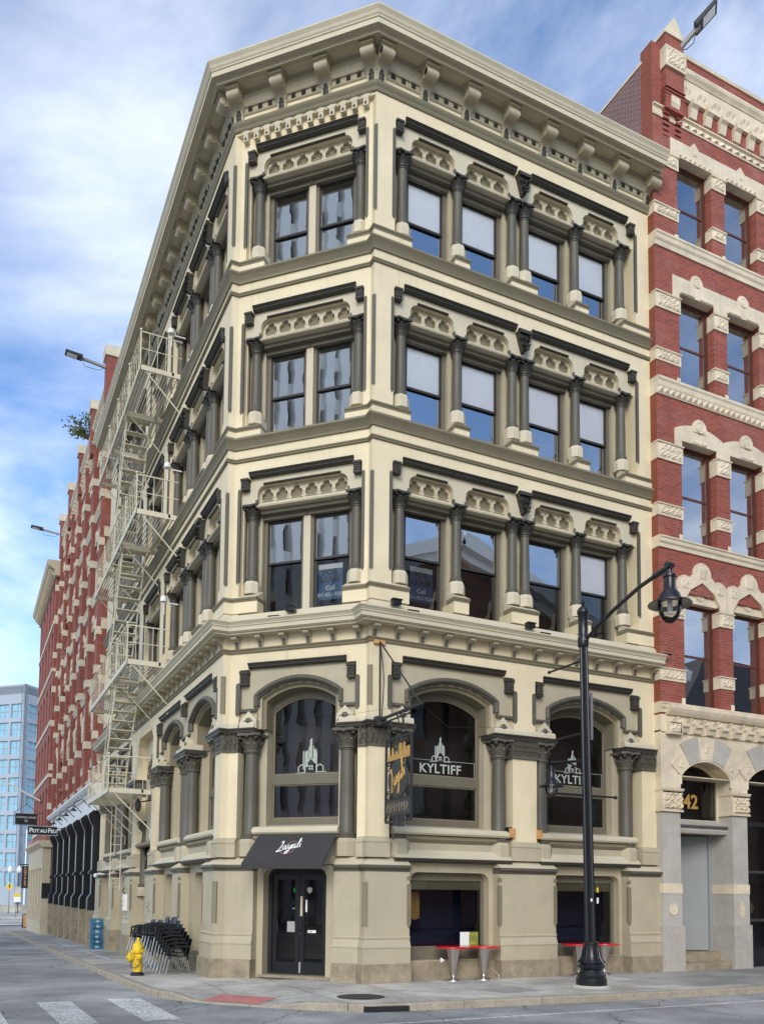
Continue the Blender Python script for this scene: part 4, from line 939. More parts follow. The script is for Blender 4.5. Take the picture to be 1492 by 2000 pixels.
def red_front(fac,x0,nb,z0,lead=.85,pitch=1.76,ww=1.26,yo=-.22,detail=True,mats=('mahogany',)):
    X1=x0+lead+pitch*(nb-1)+ww+lead
    ops=[(x0+lead+pitch*i,x0+lead+pitch*i+ww) for i in range(nb)]
    holes=[[(a,f['sill']-.05),(a,f['lint']+.2),(b,f['lint']+.2),(b,f['sill']-.05)] for f in RFL for a,b in ops]
    fac.B(G().plate([[(x0,z0),(X1,z0),(X1,22.82),(x0,22.82)]]+holes,yo,yo+.42),'wall','brick')
    fac.B(G().box(x0,X1,yo+.42,yo+.44,z0,22.82) if False else G().box(x0,X1,.9,.95,z0,23),'inner_wall','interior')
    piers=[(x0,ops[0][0])]+[(ops[i][1],ops[i+1][0]) for i in range(nb-1)]+[(ops[-1][1],X1)]
    def stone(name,key,fn,x,z,y=yo,mat='stone'): return fac.put(name,shared(key,lambda:fn().mesh(name,mat)),x,y,z)
    for fi,f in enumerate(RFL):
        st=f['st']; h=st[1]-st[0]
        fac.B(G().prism([(yo+.3,st[0]),(yo-.04,st[0]),(yo-.05,st[0]+h*.3),(yo-.09,st[0]+h*.45),(yo-.1,st[0]+h*.7),(yo-.13,st[0]+h*.8),(yo-.13,st[1]-.03),(yo-.02,st[1]),(yo+.3,st[1])],'x',x0-.02,X1+.02),'string_course','stone')
        if f['k']=='med':
            tm=shared('tooth',lambda:G().add([(-.1,0,0),(.1,0,0),(-.1,0,.17),(.1,0,.17),(0,-.085,.1)],[(0,1,4),(1,3,4),(3,2,4),(2,0,4),(0,2,3,1)]).mesh('tooth','stone'))
            for i in range(int((X1-x0)/.2)): fac.put('tooth',tm,x0+.12+.2*i,yo-.045,st[0]+.02)
        for pi,(a,b) in enumerate(piers):
            L=b-a; e=.02
            for nm,(q0,q1),dp in (('band_stone',f['band'],.025),('capital_stone',f['cap'],.04)):
                hh=q1-q0
                def mk():
                    g=G().box(-e,L+e,-dp,.3,0,hh); 
                    if detail: carve(g,.05,L-.05,.05,hh-.05,-dp,.05,fi*1.3+(2 if nm[0]=='c' else 0),max(8,int(L*22)),9)
                    g.prism([(.1,hh-.045),(-dp-.03,hh-.045),(-dp-.04,hh-.01),(.1,hh)],'x',-e-.015,L+e+.015)
                    return g
                stone(nm,(nm,fi,round(L,2),detail),mk,a,q0)
        for a,b in ops:
            w=b-a; lz=f['lint']; tz=f['top']; cx=w/2; p=pitch-w
            sh=.33
            if f['k']=='peak':
                out=[(-p*.5+.005,0),(0,0),(0,.0),(w,0),(w+p*.5-.005,0),(w+p*.5-.005,tz-lz),(cx+.17,tz-lz),(cx,tz-lz+.18),(cx-.17,tz-lz),(-p*.5+.005,tz-lz)]
                def mk():
                    g=G().plate([out],-.03,.3); g.lathe([(.001,-.03),(.06,-.02),(.07,0)],(cx,-.03,(tz-lz)*.65),8,True,'y')
                    for i in range(7): g.sphere((w*(i+.5)/7,-.03,.07),.045,6,5)
                    return g
            elif f['k']=='med':
                out=[(-p*.5+.005,-.3),(0,-.3),(0,0),(w,0),(w,-.3),(w+p*.5-.005,-.3),(w+p*.5-.005,tz-lz),(cx+.26,tz-lz)]+arc(cx,tz-lz+.02,.22,0,180,8)+[(cx-.26,tz-lz),(-p*.5+.005,tz-lz)]
                def mk():
                    g=G().plate([out],-.03,.3); g.lathe([(.001,-.02),(.05,-.03),(.1,-.015),(.13,-.03),(.14,0)],(cx,-.03,tz-lz+.02),10,True,'y'); g.tube([(.05,-.03,.04),(cx-.1,-.03,.04)],.03,6); g.tube([(cx+.1,-.03,.04),(w-.05,-.03,.04)],.03,6)
                    return g
            elif f['k']=='seg':
                ar=segarc(cx,w/2+p*.5-.005,tz-lz-.05,tz-lz+.16,10)
                out=[(-p*.5+.005,-.2),(0,-.2),(0,0),(w,0),(w,-.2),(w+p*.5-.005,-.2)]+list(reversed(ar))
                def mk():
                    g=G().plate([out],-.03,.3); g.plate([arc(cx,tz-lz+.12,.25,-30,210,12)],-.05,.1); g.lathe([(.001,-.02),(.06,-.03),(.12,-.012),(.16,-.028),(.17,0)],(cx,-.05,tz-lz+.14),10,True,'y')
                    carve(g,cx-.3,cx+.3,.0,.12,-.03,.05,2.0,14,4); return g
            else:
                H=1.10
                out=[(-p*.5+.005,-.35),(0,-.35),(0,0)]+[(0,.0),(cx*.35,.30),(cx,.54),(w-cx*.35,.30),(w,0)]+[(w,-.35),(w+p*.5-.005,-.35),(w+p*.5-.005,.25)]+arc(w-.02,.36,.30,-10,120,6)+arc(cx,.76,.32,-5,185,8)+arc(.02,.36,.30,60,190,6)+[(-p*.5+.005,.25)]
                def mk():
                    g=G().plate([out],-.05,.3); g.plate([[(0,-.02),(w,-.02),(w,.02),(w-cx*.35,.30),(cx,.53),(cx*.35,.30),(0,.02)]],.06,.3)
                    g.lathe([(.001,-.02),(.07,-.03),(.11,-.01),(.14,-.03),(.15,0)],(cx,.06,.22),10,True,'y')
                    for q in ((cx,.80,.17),(.0,.42,.13),(w,.42,.13)): carve(g,q[0]-q[2],q[0]+q[2],q[1]-q[2],q[1]+q[2],-.05,.04,q[0]*3,9,9)
                    return g
            stone('lintel',('lint',fi,round(w,2),round(p,2)),mk,a,lz)
            put_redwin(fac,a,yo+.22,f['sill']-.04,w,f['lint']-f['sill']+.06,mats[(fi+int(a*3))%len(mats)],blind=fi==1)
            if detail:
                m=shared(('qst',1),lambda:G().box(-.06,.06,-.015,.3,0,.16).mesh('sill_stop','stone'))
                fac.put('sill_stop',m,a-.06,yo,f['sill'])
    # parapet zone
    fac.B(G().box(x0,X1,yo+.0,yo+.42,22.82,24.9),'parapet','brick')
    fac.B(G().prism([(yo+.1,22.80),(yo-.03,22.80),(yo-.04,22.84),(yo-.01,22.86),(yo-.01,23.04),(yo-.07,23.06),(yo-.07,23.10),(yo+.1,23.10)],'x',x0,X1),'dentil_band','stone')
    tm=shared('tooth2',lambda:G().add([(-.13,0,0),(.13,0,0),(0,0,.17),(0,-.09,.02)],[(0,1,3),(1,2,3),(2,0,3),(0,2,1)]).mesh('tooth','stone'))
    for i in range(int((X1-x0-.9)/.27)): fac.put('tooth',tm,x0+.95+.27*i,yo-.01,22.865)
    fac.B(G().box(x0+.85,X1,yo-.10,yo+.1,23.62,24.19),'corbel_frieze','stone')
    def sh():
        g=G().prism([(.1,-.4),(-.06,-.4),(-.09,-.3),(-.12,-.16),(-.20,-.1),(-.20,0),(.1,0)],'x',-.12,.12)
        q=G()
        vs=[(0,-.02,0)]; 
        for i in range(9):
            t=PI*i/8; vs.append((.22*math.cos(t),-.13-(.03 if i%2 else 0),.05+.26*math.sin(t)))
        q.add(vs,[(0,i,i+1) for i in range(1,9)])
        return g.mesh('corbel','stone'),q.mesh('shell','stone')
    a,b=shared('shell',sh)
    for i in range(int((X1-x0-1.0)/.555)):
        o=fac.put('corbel',a,x0+1.42+.555*i,yo,23.60); link('shell',b,o,(-.277,0,.02))
    fac.B(G().prism([(yo+.1,24.17),(yo-.12,24.17),(yo-.15,24.22),(yo-.2,24.28),(yo-.22,24.34),(yo-.22,24.38),(yo+.1,24.40)],'x',x0+.9,X1),'upper_string','stone')
    fac.B(G().prism([(yo+.5,24.9),(yo-.04,24.9),(yo-.06,24.98),(yo+.2,25.05),(yo+.5,25.0)],'x',x0+.8,X1),'coping','stone')
    return X1
def corner_pinnacle(fac,x0,yo=-.22,w=.66):
    fac.B(G().box(x0+.28,x0+.28+w,yo-.16,yo+.5,23.0,25.15),'pinnacle_shaft','brick')
    g=G()
    for i in range(9):
        z=22.35+.145*i; k=i/9*.14
        g.box(x0+.30-k*.2,x0+.30+.2,yo-.02-k,yo+.3,z,z+.075); g.box(x0+.28+w-.2,x0+.26+w+k*.2,yo-.02-k,yo+.3,z,z+.075)
    for i in range(6):
        z=23.62-.09*i; g.box(x0+.26,x0+.30+w,yo-.20+.012*i,yo+.3,z-.04,z)
    fac.B(g,'corbelled_bricks','brick')
    fac.B(carve(G().box(x0+.24,x0+.32+w,yo-.22,yo+.4,24.16,24.74),x0+.28,x0+.28+w,24.22,24.68,yo-.22,.05,1.1,16,12),'carved_block','stone')
    fac.B(G().prism([(yo-.16,23.1),(yo-.2,23.2),(yo-.2,23.38),(yo+.1,23.38),(yo+.1,23.0)],'x',x0+.46,x0+.76),'keystone','stone')
    cx=x0+.28+w/2
    fac.B(G().box(cx-w*.5-.04,cx+w*.5+.04,yo-.2,yo+.5,25.12,25.2).plate([[(cx-w*.5,25.2),(cx+w*.5,25.2),(cx,25.72)]],yo-.18,yo+.42),'gable_cap','stone')
    ci=G().tube([(cx+.05*math.cos(t),yo-.16,23.78+.14*math.sin(t)) for t in [i*PI/6 for i in range(13)]],.02,5)
red=thing('red_brick_building','red brick and pale carved stone building with entrance 42 right of the cream building','building',(12,4,0))
RR=Fac(red,WR-.03,0,0)
XE=red_front(RR,0,4,6.5)
corner_pinnacle(RR,0.05)
RR.B(G().box(0,.1,.201,14,5,24.55),'side_wall','party_brick'); RR.B(G().box(.1,XE,.6,14,24.0,24.1).box(.1,XE,13.9,14,5,24.0),'roof','slate')
RR.B(G().box(-.008,-.002,-.219,.2,6.83,24.9),'return_wall','brick_return')
RR.B(G().box(-.02,.12,.15,14,24.55,24.62),'side_coping','stone')
RR.B(G().box(.1,XE,1.45,13.85,0,23.95),'rear_body','interior'); RR.B(G().box(.1,XE,.46,1.45,5.62,5.72),'ceiling','interior')
# ground floor of the red building
RR.B(G().prism([(.3,6.06),(-.24,6.06),(-.24,6.50),(.3,6.50)],'x',0,XE),'frieze','stone')
RR.B(G().prism([(.2,6.52),(-.30,6.50),(-.36,6.58),(-.40,6.66),(-.40,6.74),(-.24,6.82),(.2,6.82)],'x',0.16,XE),'ledge','stone')
def lcorb():
    g=G().prism([(.0,-.22),(-.08,-.22),(-.11,-.12),(-.17,-.08),(-.17,0),(0,0)],'x',-.12,.12); return g.mesh('corbel','stone')
a,b=shared('shell',lambda:None)
for i in range(13): o=RR.put('corbel',shared('lcorb',lcorb),.72+.47*i,-.22,6.30); link('shell',b,o,(-.235,0,.0),sc=(.75,.7,.55))
RR.B(carve(G().box(.16,.62,-.36,-.1,6.0,6.32),.2,.58,6.03,6.3,-.36,.06,.7,14,10),'carved_block','stone')
PC=[(.0,.66),(2.46,3.05),(4.85,5.44),(7.24,XE)]
for i,(p0,p1) in enumerate(PC):
    L=p1-p0
    RR.B(G().box(p0+.02,p1-.02,-.20,.5,2.2,4.02),'pier_block','greystone'); RR.B(G().box(p0,p1,-.225,.5,1.95,2.2),'band_stone','stone')
    o=RR.B(G().box(p0+.01,p1-.01,-.215,.5,1.13,1.95),'pier_block','greystone')
    if i==0: B(G().lathe([(.15,-.012),(.13,-.02),(.11,-.012),(.1,.0),(.06,-.012),(.001,-.02)],(p0+L*.52,-.215,1.55),16,True,'y'),'roundel','stone',o)
    else: B(G().plate([[(p0+L*.5,1.78),(p0+L*.66,1.6),(p0+L*.62,1.4),(p0+L*.5,1.3),(p0+L*.38,1.4),(p0+L*.34,1.6)]],-.23,-.2),'spade_carving','stone',o)
    RR.B(G().box(p0-.04,p1+.04,-.25,.5,-.1,1.13),'granite_block','speckgranite')
    c=RR.B(G().box(p0,p1+.02,-.24,.5,4.02,4.62).prism([(.2,4.56),(-.27,4.56),(-.29,4.62),(.2,4.62)],'x',p0-.02,p1+.05).prism([(.2,4.02),(-.26,4.02),(-.26,4.07),(.2,4.07)],'x',p0-.02,p1+.04),'carved_capital','stone')
    B(carve(G(),p0+.03,p1,4.09,4.54,-.24,.11,i*2.1+.4,20,14),'capital_carving','stone',c)
    RR.B(G().box(p0+.01,p1,-.21,.5,4.62,5.0),'impost','stone')
def vous(cx,hw,zs,zc,thick,n,y0,y1):
    inn=segarc(cx,hw,zs,zc,n*4); h=zc-zs; r=(hw*hw+h*h)/(2*h); cz=zc-r
    for i in range(n):
        seg=inn[i*4:i*4+5]; thick_=thick; thick=thick_ if 0<i<n-1 else .40; out=[(cx+(p[0]-cx)*(r+thick)/r,cz+(p[1]-cz)*(r+thick)/r) for p in seg]; thick=thick_
        q=seg+list(reversed(out)); mx_=sum(p[0] for p in q)/len(q); mz=sum(p[1] for p in q)/len(q)
        q=[(mx_+(p[0]-mx_)*.985,mz+(p[1]-mz)*.99) for p in q]
        o=RR.B(G().plate([q],y0-(.012 if i%2 else 0),y1),'voussoir','greystone' if i%2 else 'stone')
        if i%2==0: 
            s=.07; B(carve(G(),mx_-s,mx_+s,mz-s*1.7,mz+s*1.5,y0-.001,.035,i*1.9+cx,7,9),'leaf_carving','stone',o)
WH=[]
for a,b in ((.66,2.46),(3.05,4.85),(5.44,7.24)):
    cx=(a+b)/2; hw=(b-a)/2
    vous(cx,hw+.02,4.98,5.42,.62,5,-.235,.45)
    WH.append([(a,4.9)]+segarc(cx,hw+.62,4.9,6.05,14)+[(b,4.9)])
    ar=segarc(cx,hw-.01,4.98,5.40,12); RR.B(G().tube([(ar[0][0],-.2,4.75)]+[(p[0],-.2,p[1]) for p in ar]+[(ar[-1][0],-.2,4.75)],.035,6),'arch_roll','stone')
fill=[(0,4.95),(XE,4.95),(XE,6.1),(0,6.1)]
hol=[]
for a,b in ((.66,2.46),(3.05,4.85),(5.44,7.24)):
    cx=(a+b)/2; hw=(b-a)/2; hol.append([(cx-hw-.1,4.97)]+segarc(cx,hw+.1,5.0,5.5,12)+[(cx+hw+.1,4.97)])
RR.B(G().plate([fill]+hol,-.20,.4),'spandrel_wall','stone')
# doorway 42
dw=RR.B(G().prism([(.40,3.52),(-.02,3.52),(-.05,3.60),(-.02,3.66),(-.08,3.74),(-.10,3.84),(.40,3.86)],'x',.62,2.50),'transom_bar','greystone')
for i in range(22): link('dentil',shared('dent',lambda:G().prism([(-.02,3.66),(-.075,3.66),(-.085,3.72),(-.02,3.73)],'x',0,.045).mesh('dentil','slate')),dw,(.68+i*.082,0,0))
pl_=[(.72,3.9)]+segarc(1.56,.84,4.95,5.33,10)+[(2.40,3.9)]
tw=RR.B(G().plate([[(.62,3.84)]+segarc(1.56,.94,4.99,5.45,10)+[(2.50,3.84)],pl_],.25,.33),'transom_window','tan_light'); B(G().face(pl_,.283),'pane','shop_glass',tw)
text('42',.52,'gold',tw,(1.49,.274,4.36),depth=.003,name='number',bold=.012)
RR.B(G().box(.6,2.5,1.3,1.4,0,5.6),'hall_wall','interior')
RR.B(G().box(.62,.7,.5,1.35,.3,3.55).box(2.35,2.5,.5,1.35,.3,3.55),'hall_side','grey_door')
dl=RR.B(G().prism([(.95,1.25),(2.38,.55),(2.40,.60),(.97,1.30)],'z',.44,3.5),'open_door','grey_door')
RR.B(G().box(.66,2.46,-.17,.6,-.1,.19),'step','granite'); RR.B(G().box(.66,2.46,.20,1.3,-.1,.42),'step','granite')
# shop next door
for a,b in ((3.05,4.85),(5.44,7.24)):
    cx=(a+b)/2
    ho=[[(a+.06,.5),(a+.06,1.2),(b-.06,1.2),(b-.06,.5)],[(a+.06,1.3),(a+.06,2.5),(b-.06,2.5),(b-.06,1.3)],[(a+.06,2.6),(a+.06,3.8),(b-.06,3.8),(b-.06,2.6)],[(a+.06,3.92)]+segarc(cx,(b-a)/2-.06,4.9,5.3,10)+[(b-.06,3.92)]]
    o=RR.B(G().plate([[(a,-.1)]+segarc(cx,(b-a)/2,4.98,5.42,10)+[(b,-.1)]]+ho,.1,.2),'shopfront','black')
    for h in ho: B(G().face(h,.143),'pane','shop_glass',o)
    for z in (1.25,2.55): B(G().box(a+.02,b-.02,.06,.5,z-.03,z+.03),'shelf','sign_dark',o)
    B(G().lathe([(.05,0),(.12,.05),(.14,.16),(.1,.26),(.11,.3)],(a+.35,.34,2.58),10),'vase','stone',o); B(G().lathe([(.05,0),(.2,.2),(.22,.3),(.1,.5)],(a+.5,.36,1.30),10),'basket','granite',o)
    RR.B(G().box(a,b,1.2,1.25,0,5.5),'shop_back','interior')
# ------------------------------------------------------------------ left-hand red block behind
r1=thing('red_brick_block','tall red brick block with pale stone bands and black shopfront behind the fire escape','building',(1,30,gz(30)))
R1=Fac(r1,-A_,A_,-PI/2); NB=11
x1=red_front(R1,-38.75,NB,6.3,lead=.58,pitch=1.71,ww=1.12,yo=-.12,detail=False,mats=('mahogany','sash'))
R1.B(G().box(-38.75,-18.85,.9,8,-1,24.8),'side_wall','brick')
for i in range(7): R1.B(G().box(-37.9+3.05*i-.3,-37.9+3.05*i+.12,-.30,.2,6.5,22.9).box(-37.9+3.05*i-.32,-37.9+3.05*i+.14,-.32,.2,22.9,23.25),'buttress','brick')
for i in range(7):
    for z in (8.4,11.3,13.0,15.2,17.0,19.2,21.0): R1.put('band_block',shared('bblk',lambda:G().box(-.24,.24,-.22,.2,0,.34).mesh('band_block','stone')),-37.99+3.05*i,-.12,z)
for x in (-38.7,-33.9,-29.1,-24.3,-19.55):
    R1.B(G().box(x,x+.65,-.36,.5,23.1,25.35),'parapet_pier','brick'); R1.B(G().box(x-.06,x+.71,-.44,.56,25.35,25.8),'pier_cap','stone')
# black shopfront
R1.B(G().box(-38.7,-18.85,.35,.5,-1.5,6.3),'shop_wall','black_matte')
R1.B(G().prism([(.4,5.25),(-.18,5.25),(-.18,5.95),(-.26,6.02),(-.26,6.1),(-.42,6.2),(-.5,6.3),(-.5,6.38),(.4,6.5)],'x',-38.7,-18.85),'shop_cornice','white_paint')
for u in (19.45,22.1,25.2,28.15,31.0,34.0,37.3):
    z0=gz(u+2.5)
    o=R1.B(G().box(-u-.2,-u+.2,-.22,.4,1.0,5.2).prism([(.4,4.6),(-.24,4.6),(-.4,4.95),(-.42,5.1),(-.2,5.3),(.4,5.3)],'x',-u-.16,-u+.16),'shop_pier','black')
    B(G().prism([(.3,1.0),(-.36,1.0),(-.36,1.5),(-.24,1.7),(.3,1.7)],'x',-u-.22,-u+.22),'pier_foot','black',o); B(G().prism([(.3,2.55),(-.32,2.55),(-.34,2.62),(-.26,2.72),(.3,2.72)],'x',-u-.24,-u+.24),'pier_band','black',o)
    B(G().box(-u-.24,-u+.24,-.34,.4,-1.6,1.0),'granite_base','granite',o)
for i in range(6):
    u=(19.45+2.97*i)+1.5; R1.B(G().box(-u-1.15,-u+1.15,.2,.25,.9,5.2),'pane','shop_glass'); R1.B(G().box(-u-1.2,-u+1.2,.1,.34,-1.4,.9),'stall_riser','granite')
for u in (20.6,23.6,26.5,29.5,32.5,35.6):
    R1.B(G().tube([(-u,-.2,5.5),(-u,-.55,5.85),(-u,-.85,5.7),(-u,-.9,5.45)],.02,6).lathe([(.03,.14),(.05,.08),(.17,0)],(-u,-.9,5.32),10),'gooseneck_lamp','black')
# corner block farther down the street
r2=thing('corner_brick_block','distant dark red brick block with bracketed cornice and tan ground floor','building',(1,46,gz(46)))
R2=Fac(r2,-A_,A_,-PI/2)
yo=-.46; hs=[]
for zf in (6.1,9.5,12.9,16.3,19.4):
    for i in range(5): hs.append((-50.0+2.35*i,zf))
R2.B(G().plate([[(-50.6,4.6),(-38.8,4.6),(-38.8,22.0),(-50.6,22.0)]]+[[(x,z),(x,z+2.0)]+segarc(x+.55,.55,z+2.0,z+2.3,5)+[(x+1.1,z)] for x,z in hs],yo,yo+.35),'wall','brick')
R2.B(G().box(-50.6,-38.8,yo+.35,8,4.6,22.0),'side_wall','brick')
for x,z in hs: put_redwin(R2,x,yo+.15,z,1.1,2.3,'mahogany')
for z in (5.6,8.95,12.35,15.75,18.85): R2.B(G().box(-50.6,-38.78,yo-.06,yo+.2,z,z+.22),'string_course','stone')
for z in (6.9,9.4,12.2,14.4,16.6,19.0,21.0): R2.B(G().box(-39.1,-38.77,yo-.02,yo+.24,z,z+.4),'quoin','stone')
R2.B(G().prism([(.2,21.9),(yo-.1,21.9),(yo-.15,22.3),(yo-.5,22.5),(yo-.6,22.7),(yo-.6,22.85),(.2,22.9)],'x',-50.9,-38.4),'cornice','ochre')
for i in range(24): R2.put('modillion',shared('modl',lambda:G().prism([(0,0),(-.1,0),(-.35,.25),(-.35,.4),(0,.4)],'x',-.1,.1).mesh('modillion','ochre')),-50.4+.5*i,yo-.1,22.0)
R2.B(G().prism([(yo+.2,22.9),(yo+.9,24.6),(4,24.6),(4,22.9)],'x',-50.4,-38.9),'mansard','slate')
R2.B(G().plate([[(-50.6,-2.0),(-38.7,-2.0),(-38.7,4.6),(-50.6,4.6)]]+[[(-50.2+2.3*i,-.2),(-50.2+2.3*i,3.2),(-48.6+2.3*i,3.2),(-48.6+2.3*i,-.2)] for i in range(5)],yo-.2,yo+.3),'ground_floor','ochre')
R2.B(G().box(-50.5,-38.9,yo+.32,6,-2,4.6),'shop_inside','interior')
for i in range(5): R2.B(G().box(-50.2+2.3*i,-48.6+2.3*i,yo+.1,yo+.14,-.2,3.2),'pane','shop_glass')
R2.B(G().prism([(.2,4.5),(yo-.22,4.5),(yo-.5,4.75),(yo-.5,4.9),(.2,4.95)],'x',-50.8,-38.5),'shop_cornice','ochre')
R2.B(G().box(-38.7,-38.66,yo-.18,-.1,1.3,2.25),'wall_plaque','black')
# distant glass office building
og=thing('glass_office_building','distant pale panelled office building with blue windows at the street end','building',(1.1,143,-1.5))
for a,L,yoff,H,c in ((R(-45),34,0,37.4,(1.1,143.4)),(R(45),34,0,37.4,(1.1,143.4))):
    F_=Fac(og,c[0],c[1],a)
    n=12; xs0=[-2.9-i*2.75 for i in range(n)] if a<0 else [1.0+i*2.75 for i in range(n)]
    zsx=[-1+i*3.25 for i in range(11)]
    hl=[[(x,z),(x,z+2.5),(x+2.3,z+2.5),(x+2.3,z)] for x in xs0 for z in zsx[1:]]
    X0,X1_=(-L,0) if a<0 else (0,L)
    F_.B(G().plate([[(X0,-2),(X1_,-2),(X1_,37.4),(X0,37.4)]]+hl,0,.5),'wall','tower_panel')
    pm=shared('opane',lambda:G().box(0,2.3,.3,.34,0,2.5).mesh('pane','sky_pane')); fm=shared('ofr',lambda:G().box(1.1,1.2,.22,.3,0,2.5).box(0,2.3,.22,.3,1.2,1.3).mesh('mullion','tower_panel'))
    for x in xs0:
        for z in zsx[1:]: o=F_.put('pane',pm,x,0,z); link('mullion',fm,o)
    F_.B(G().box(X0,X1_,.6,.7,-2,37),'inner_wall','interior_blue')
B(G().prism([(0,0),(24,24),(0,48),(-24,24)],'z',37.2,38.6),'roof_block','tower_panel',og,(0,.4,0))
lwl=B(G().box(-14,14,-.3,.3,0,.9).box(-14.1,14.1,-.4,.4,.9,1.05),'low_wall','concrete',None,(2,118,-1.5)); tag(lwl,'low grey concrete wall at the far end of the side street','wall')
# ------------------------------------------------------------------ buildings across the streets (seen in the window panes)
tw_=thing('white_office_tower','white concrete tower with tall vertical ribs mirrored in the corner windows','building',(-36,-9.5,0))
B(G().box(-5,5,-6,6,-1,52),'core','interior',tw_)
fn=shared('fin',lambda:G().box(0,1.1,-.28,.28,0,51.6).mesh('fin','tower_white')); bd=shared('band',lambda:G().box(0,.7,-6.2,6.2,0,1.0).mesh('spandrel','tower_white')); gp=shared('strip',lambda:G().box(0,.06,-6,6,0,1.6).mesh('window_strip','blue_glass'))
for i in range(13): link('fin',fn,tw_,(5.1,-6.1+1.016*i,0))
for i in range(20): link('spandrel',bd,tw_,(5.05,0,.4+2.6*i)); link('window_strip',gp,tw_,(5.0,0,1.4+2.6*i))
B(G().box(-5.2,6.2,-6.4,6.4,51.6,52.4),'tower_cap','tower_white',tw_)
gb=thing('gabled_brick_hall','brick hall with pale gabled cornice mirrored in the first floor windows','building',(17,-30,0))
B(G().plate([[(-15,0),(-15,15.5),(0,21.2),(15,15.5),(15,0)]]+[[(x,z),(x,z+2.4),(x+1.3,z+2.4),(x+1.3,z)] for x in (-11,-7,-3,1.6,5.6,9.6) for z in (2,6.2,10.4)],-.3,.3),'wall','pale_brick',gb,(0,6,0))
B(G().box(-15,15,-14,-.6,0,15.2),'body','pale_brick',gb,(0,6,0))
for s in (-1,1): B(G().bar((s*16,.6,15.6),(0,.6,21.9),1.2,.7).bar((s*15.6,.3,15.0),(0,.3,21.3),.8,.5),'raking_cornice','tower_white',gb,(0,6,0))
B(G().prism([(-15.5,15.6),(0,21.6),(15.5,15.6)],'y',-14,.0),'roof','slate',gb,(0,6,0))
for x in (-11,-7,-3,1.6,5.6,9.6):
    for z in (2,6.2,10.4): link('pane',shared('gpane',lambda:G().box(0,1.3,.0,.05,0,2.4).mesh('pane','blue_glass')),gb,(x,6,z))
mh_=thing('mansard_house','dark mansard roofed building with white trim mirrored in the right hand panes','building',(42,-30,0))
B(G().box(-9,9,-12,6,0,12),'wall','pale_brick',mh_); B(G().box(-9.5,9.5,-12.5,6.6,12,13),'cornice','tower_white',mh_); B(G().prism([(-9,13),(-6.5,17.5),(6.5,17.5),(9,13)],'y',-12,6),'mansard','slate',mh_)
# ------------------------------------------------------------------ lamp post
lp=thing('street_lamp','black fluted lamp post with bell lamp over the road and smaller lamp over the pavement','street lamp',(4.06,-2.30,0))
lean=.016
def lpx(z): return -lean*z*.9,lean*z*.44
B(G().lathe([(.40,-.02),(.40,.03),(.39,.045)],n=24),'footing','concrete',lp)
B(G().lathe([(.31,.03),(.315,.05),(.315,.18),(.29,.20),(.30,.25),(.26,.30),(.22,.36),(.27,.40),(.28,.44),(.24,.48),(.255,.50),(.21,.56),(.17,.68),(.145,.85),(.15,.88),(.15,.92),(.125,.94)],n=24),'base','black',lp)
gf=G()
for i in range(16):
    a=2*PI*i/16; gf.tube([(.275*math.cos(a),.275*math.sin(a),.50),(.20*math.cos(a),.20*math.sin(a),.60),(.155*math.cos(a),.155*math.sin(a),.84)],.016,5)
B(gf,'base_flutes','black',lp)
gp_=G(); n=20
zs_=[.9,3,5,7.2]; vs=[]
for z in zs_:
    ox,oy=lpx(z); r=.118-.004*z
    for i in range(n*2):
        a=PI*i/n; rr=r*(1 if i%2 else .88); vs.append((ox+rr*math.cos(a),oy+rr*math.sin(a),z))
k=n*2; gp_.add(vs,[(j*k+i,j*k+(i+1)%k,(j+1)*k+(i+1)%k,(j+1)*k+i) for j in range(3) for i in range(k)])
B(gp_,'shaft','black',lp)
ox,oy=lpx(7.5)
B(G().lathe([(.10,7.15),(.12,7.2),(.12,7.35),(.105,7.38),(.105,7.85),(.13,7.88),(.13,7.95),(.07,8.02),(.03,8.06),(.05,8.12),(.001,8.2)],(ox,oy,0),14),'finial','black',lp)
arm=B(G().tube([(ox,oy-.05,7.28),(ox,oy-.5,7.50),(ox,oy-1.0,7.70),(ox,oy-1.7,7.92),(ox,oy-2.35,8.04)],.042,8).tube([(ox,oy-2.1,8.0),(ox,oy-2.55,8.06)],.06,8).sphere((ox,oy-.06,7.28),.08),'arm','black',lp)
def luminaire(par,x,y,z,s):
    o=B(G().lathe([(.03,.36),(.05,.36),(.05,.28),(.12,.26),(.12,.22),(.10,.20),(.105,.0),(.115,-.02),(.17,-.08),(.2,-.17),(.22,-.22),(.38,-.26),(.385,-.285),(.22,-.27),(.15,-.25)],n=20).tube([(-.07,0,.44),(.07,0,.44)],.06,8),'lamp_hood','black',par,(x,y,z),sc=(s,s,s))
    B(G().lathe([(.20,-.26),(.205,-.32),(.19,-.42),(.14,-.53),(.07,-.60),(.001,-.62)],n=18),'lamp_globe','lamp_glass',o)
    B(G().lathe([(.04,-.25),(.05,-.35),(.04,-.45),(.001,-.47)],n=10),'bulb','white_print',o)
    return o
luminaire(lp,ox,oy-2.5,7.62,1.05)
ox4,oy4=lpx(4.6)
B(G().tube([(ox4,oy4,4.72),(ox4,oy4+.9,4.80),(ox4,oy4+1.15,4.82)],.03,8).tube([(ox4,oy4,4.5),(ox4,oy4+.6,4.75)],.02,6),'lower_arm','black',lp)
luminaire(lp,ox4,oy4+1.2,4.50,.74)
B(G().tube([(ox4-.85,oy4,3.98),(ox4+.78,oy4,3.98)],.022,8).sphere((ox4-.85,oy4,3.98),.045).sphere((ox4+.78,oy4,3.98),.045),'banner_arm','black',lp)
for z in (6.88,5.32): q=lpx(z); B(G().tube([(q[0],q[1],z),(q[0],q[1]+1.2,z+.0)],.022,8).sphere((q[0],q[1]+1.2,z),.04),'banner_arm','black',lp)
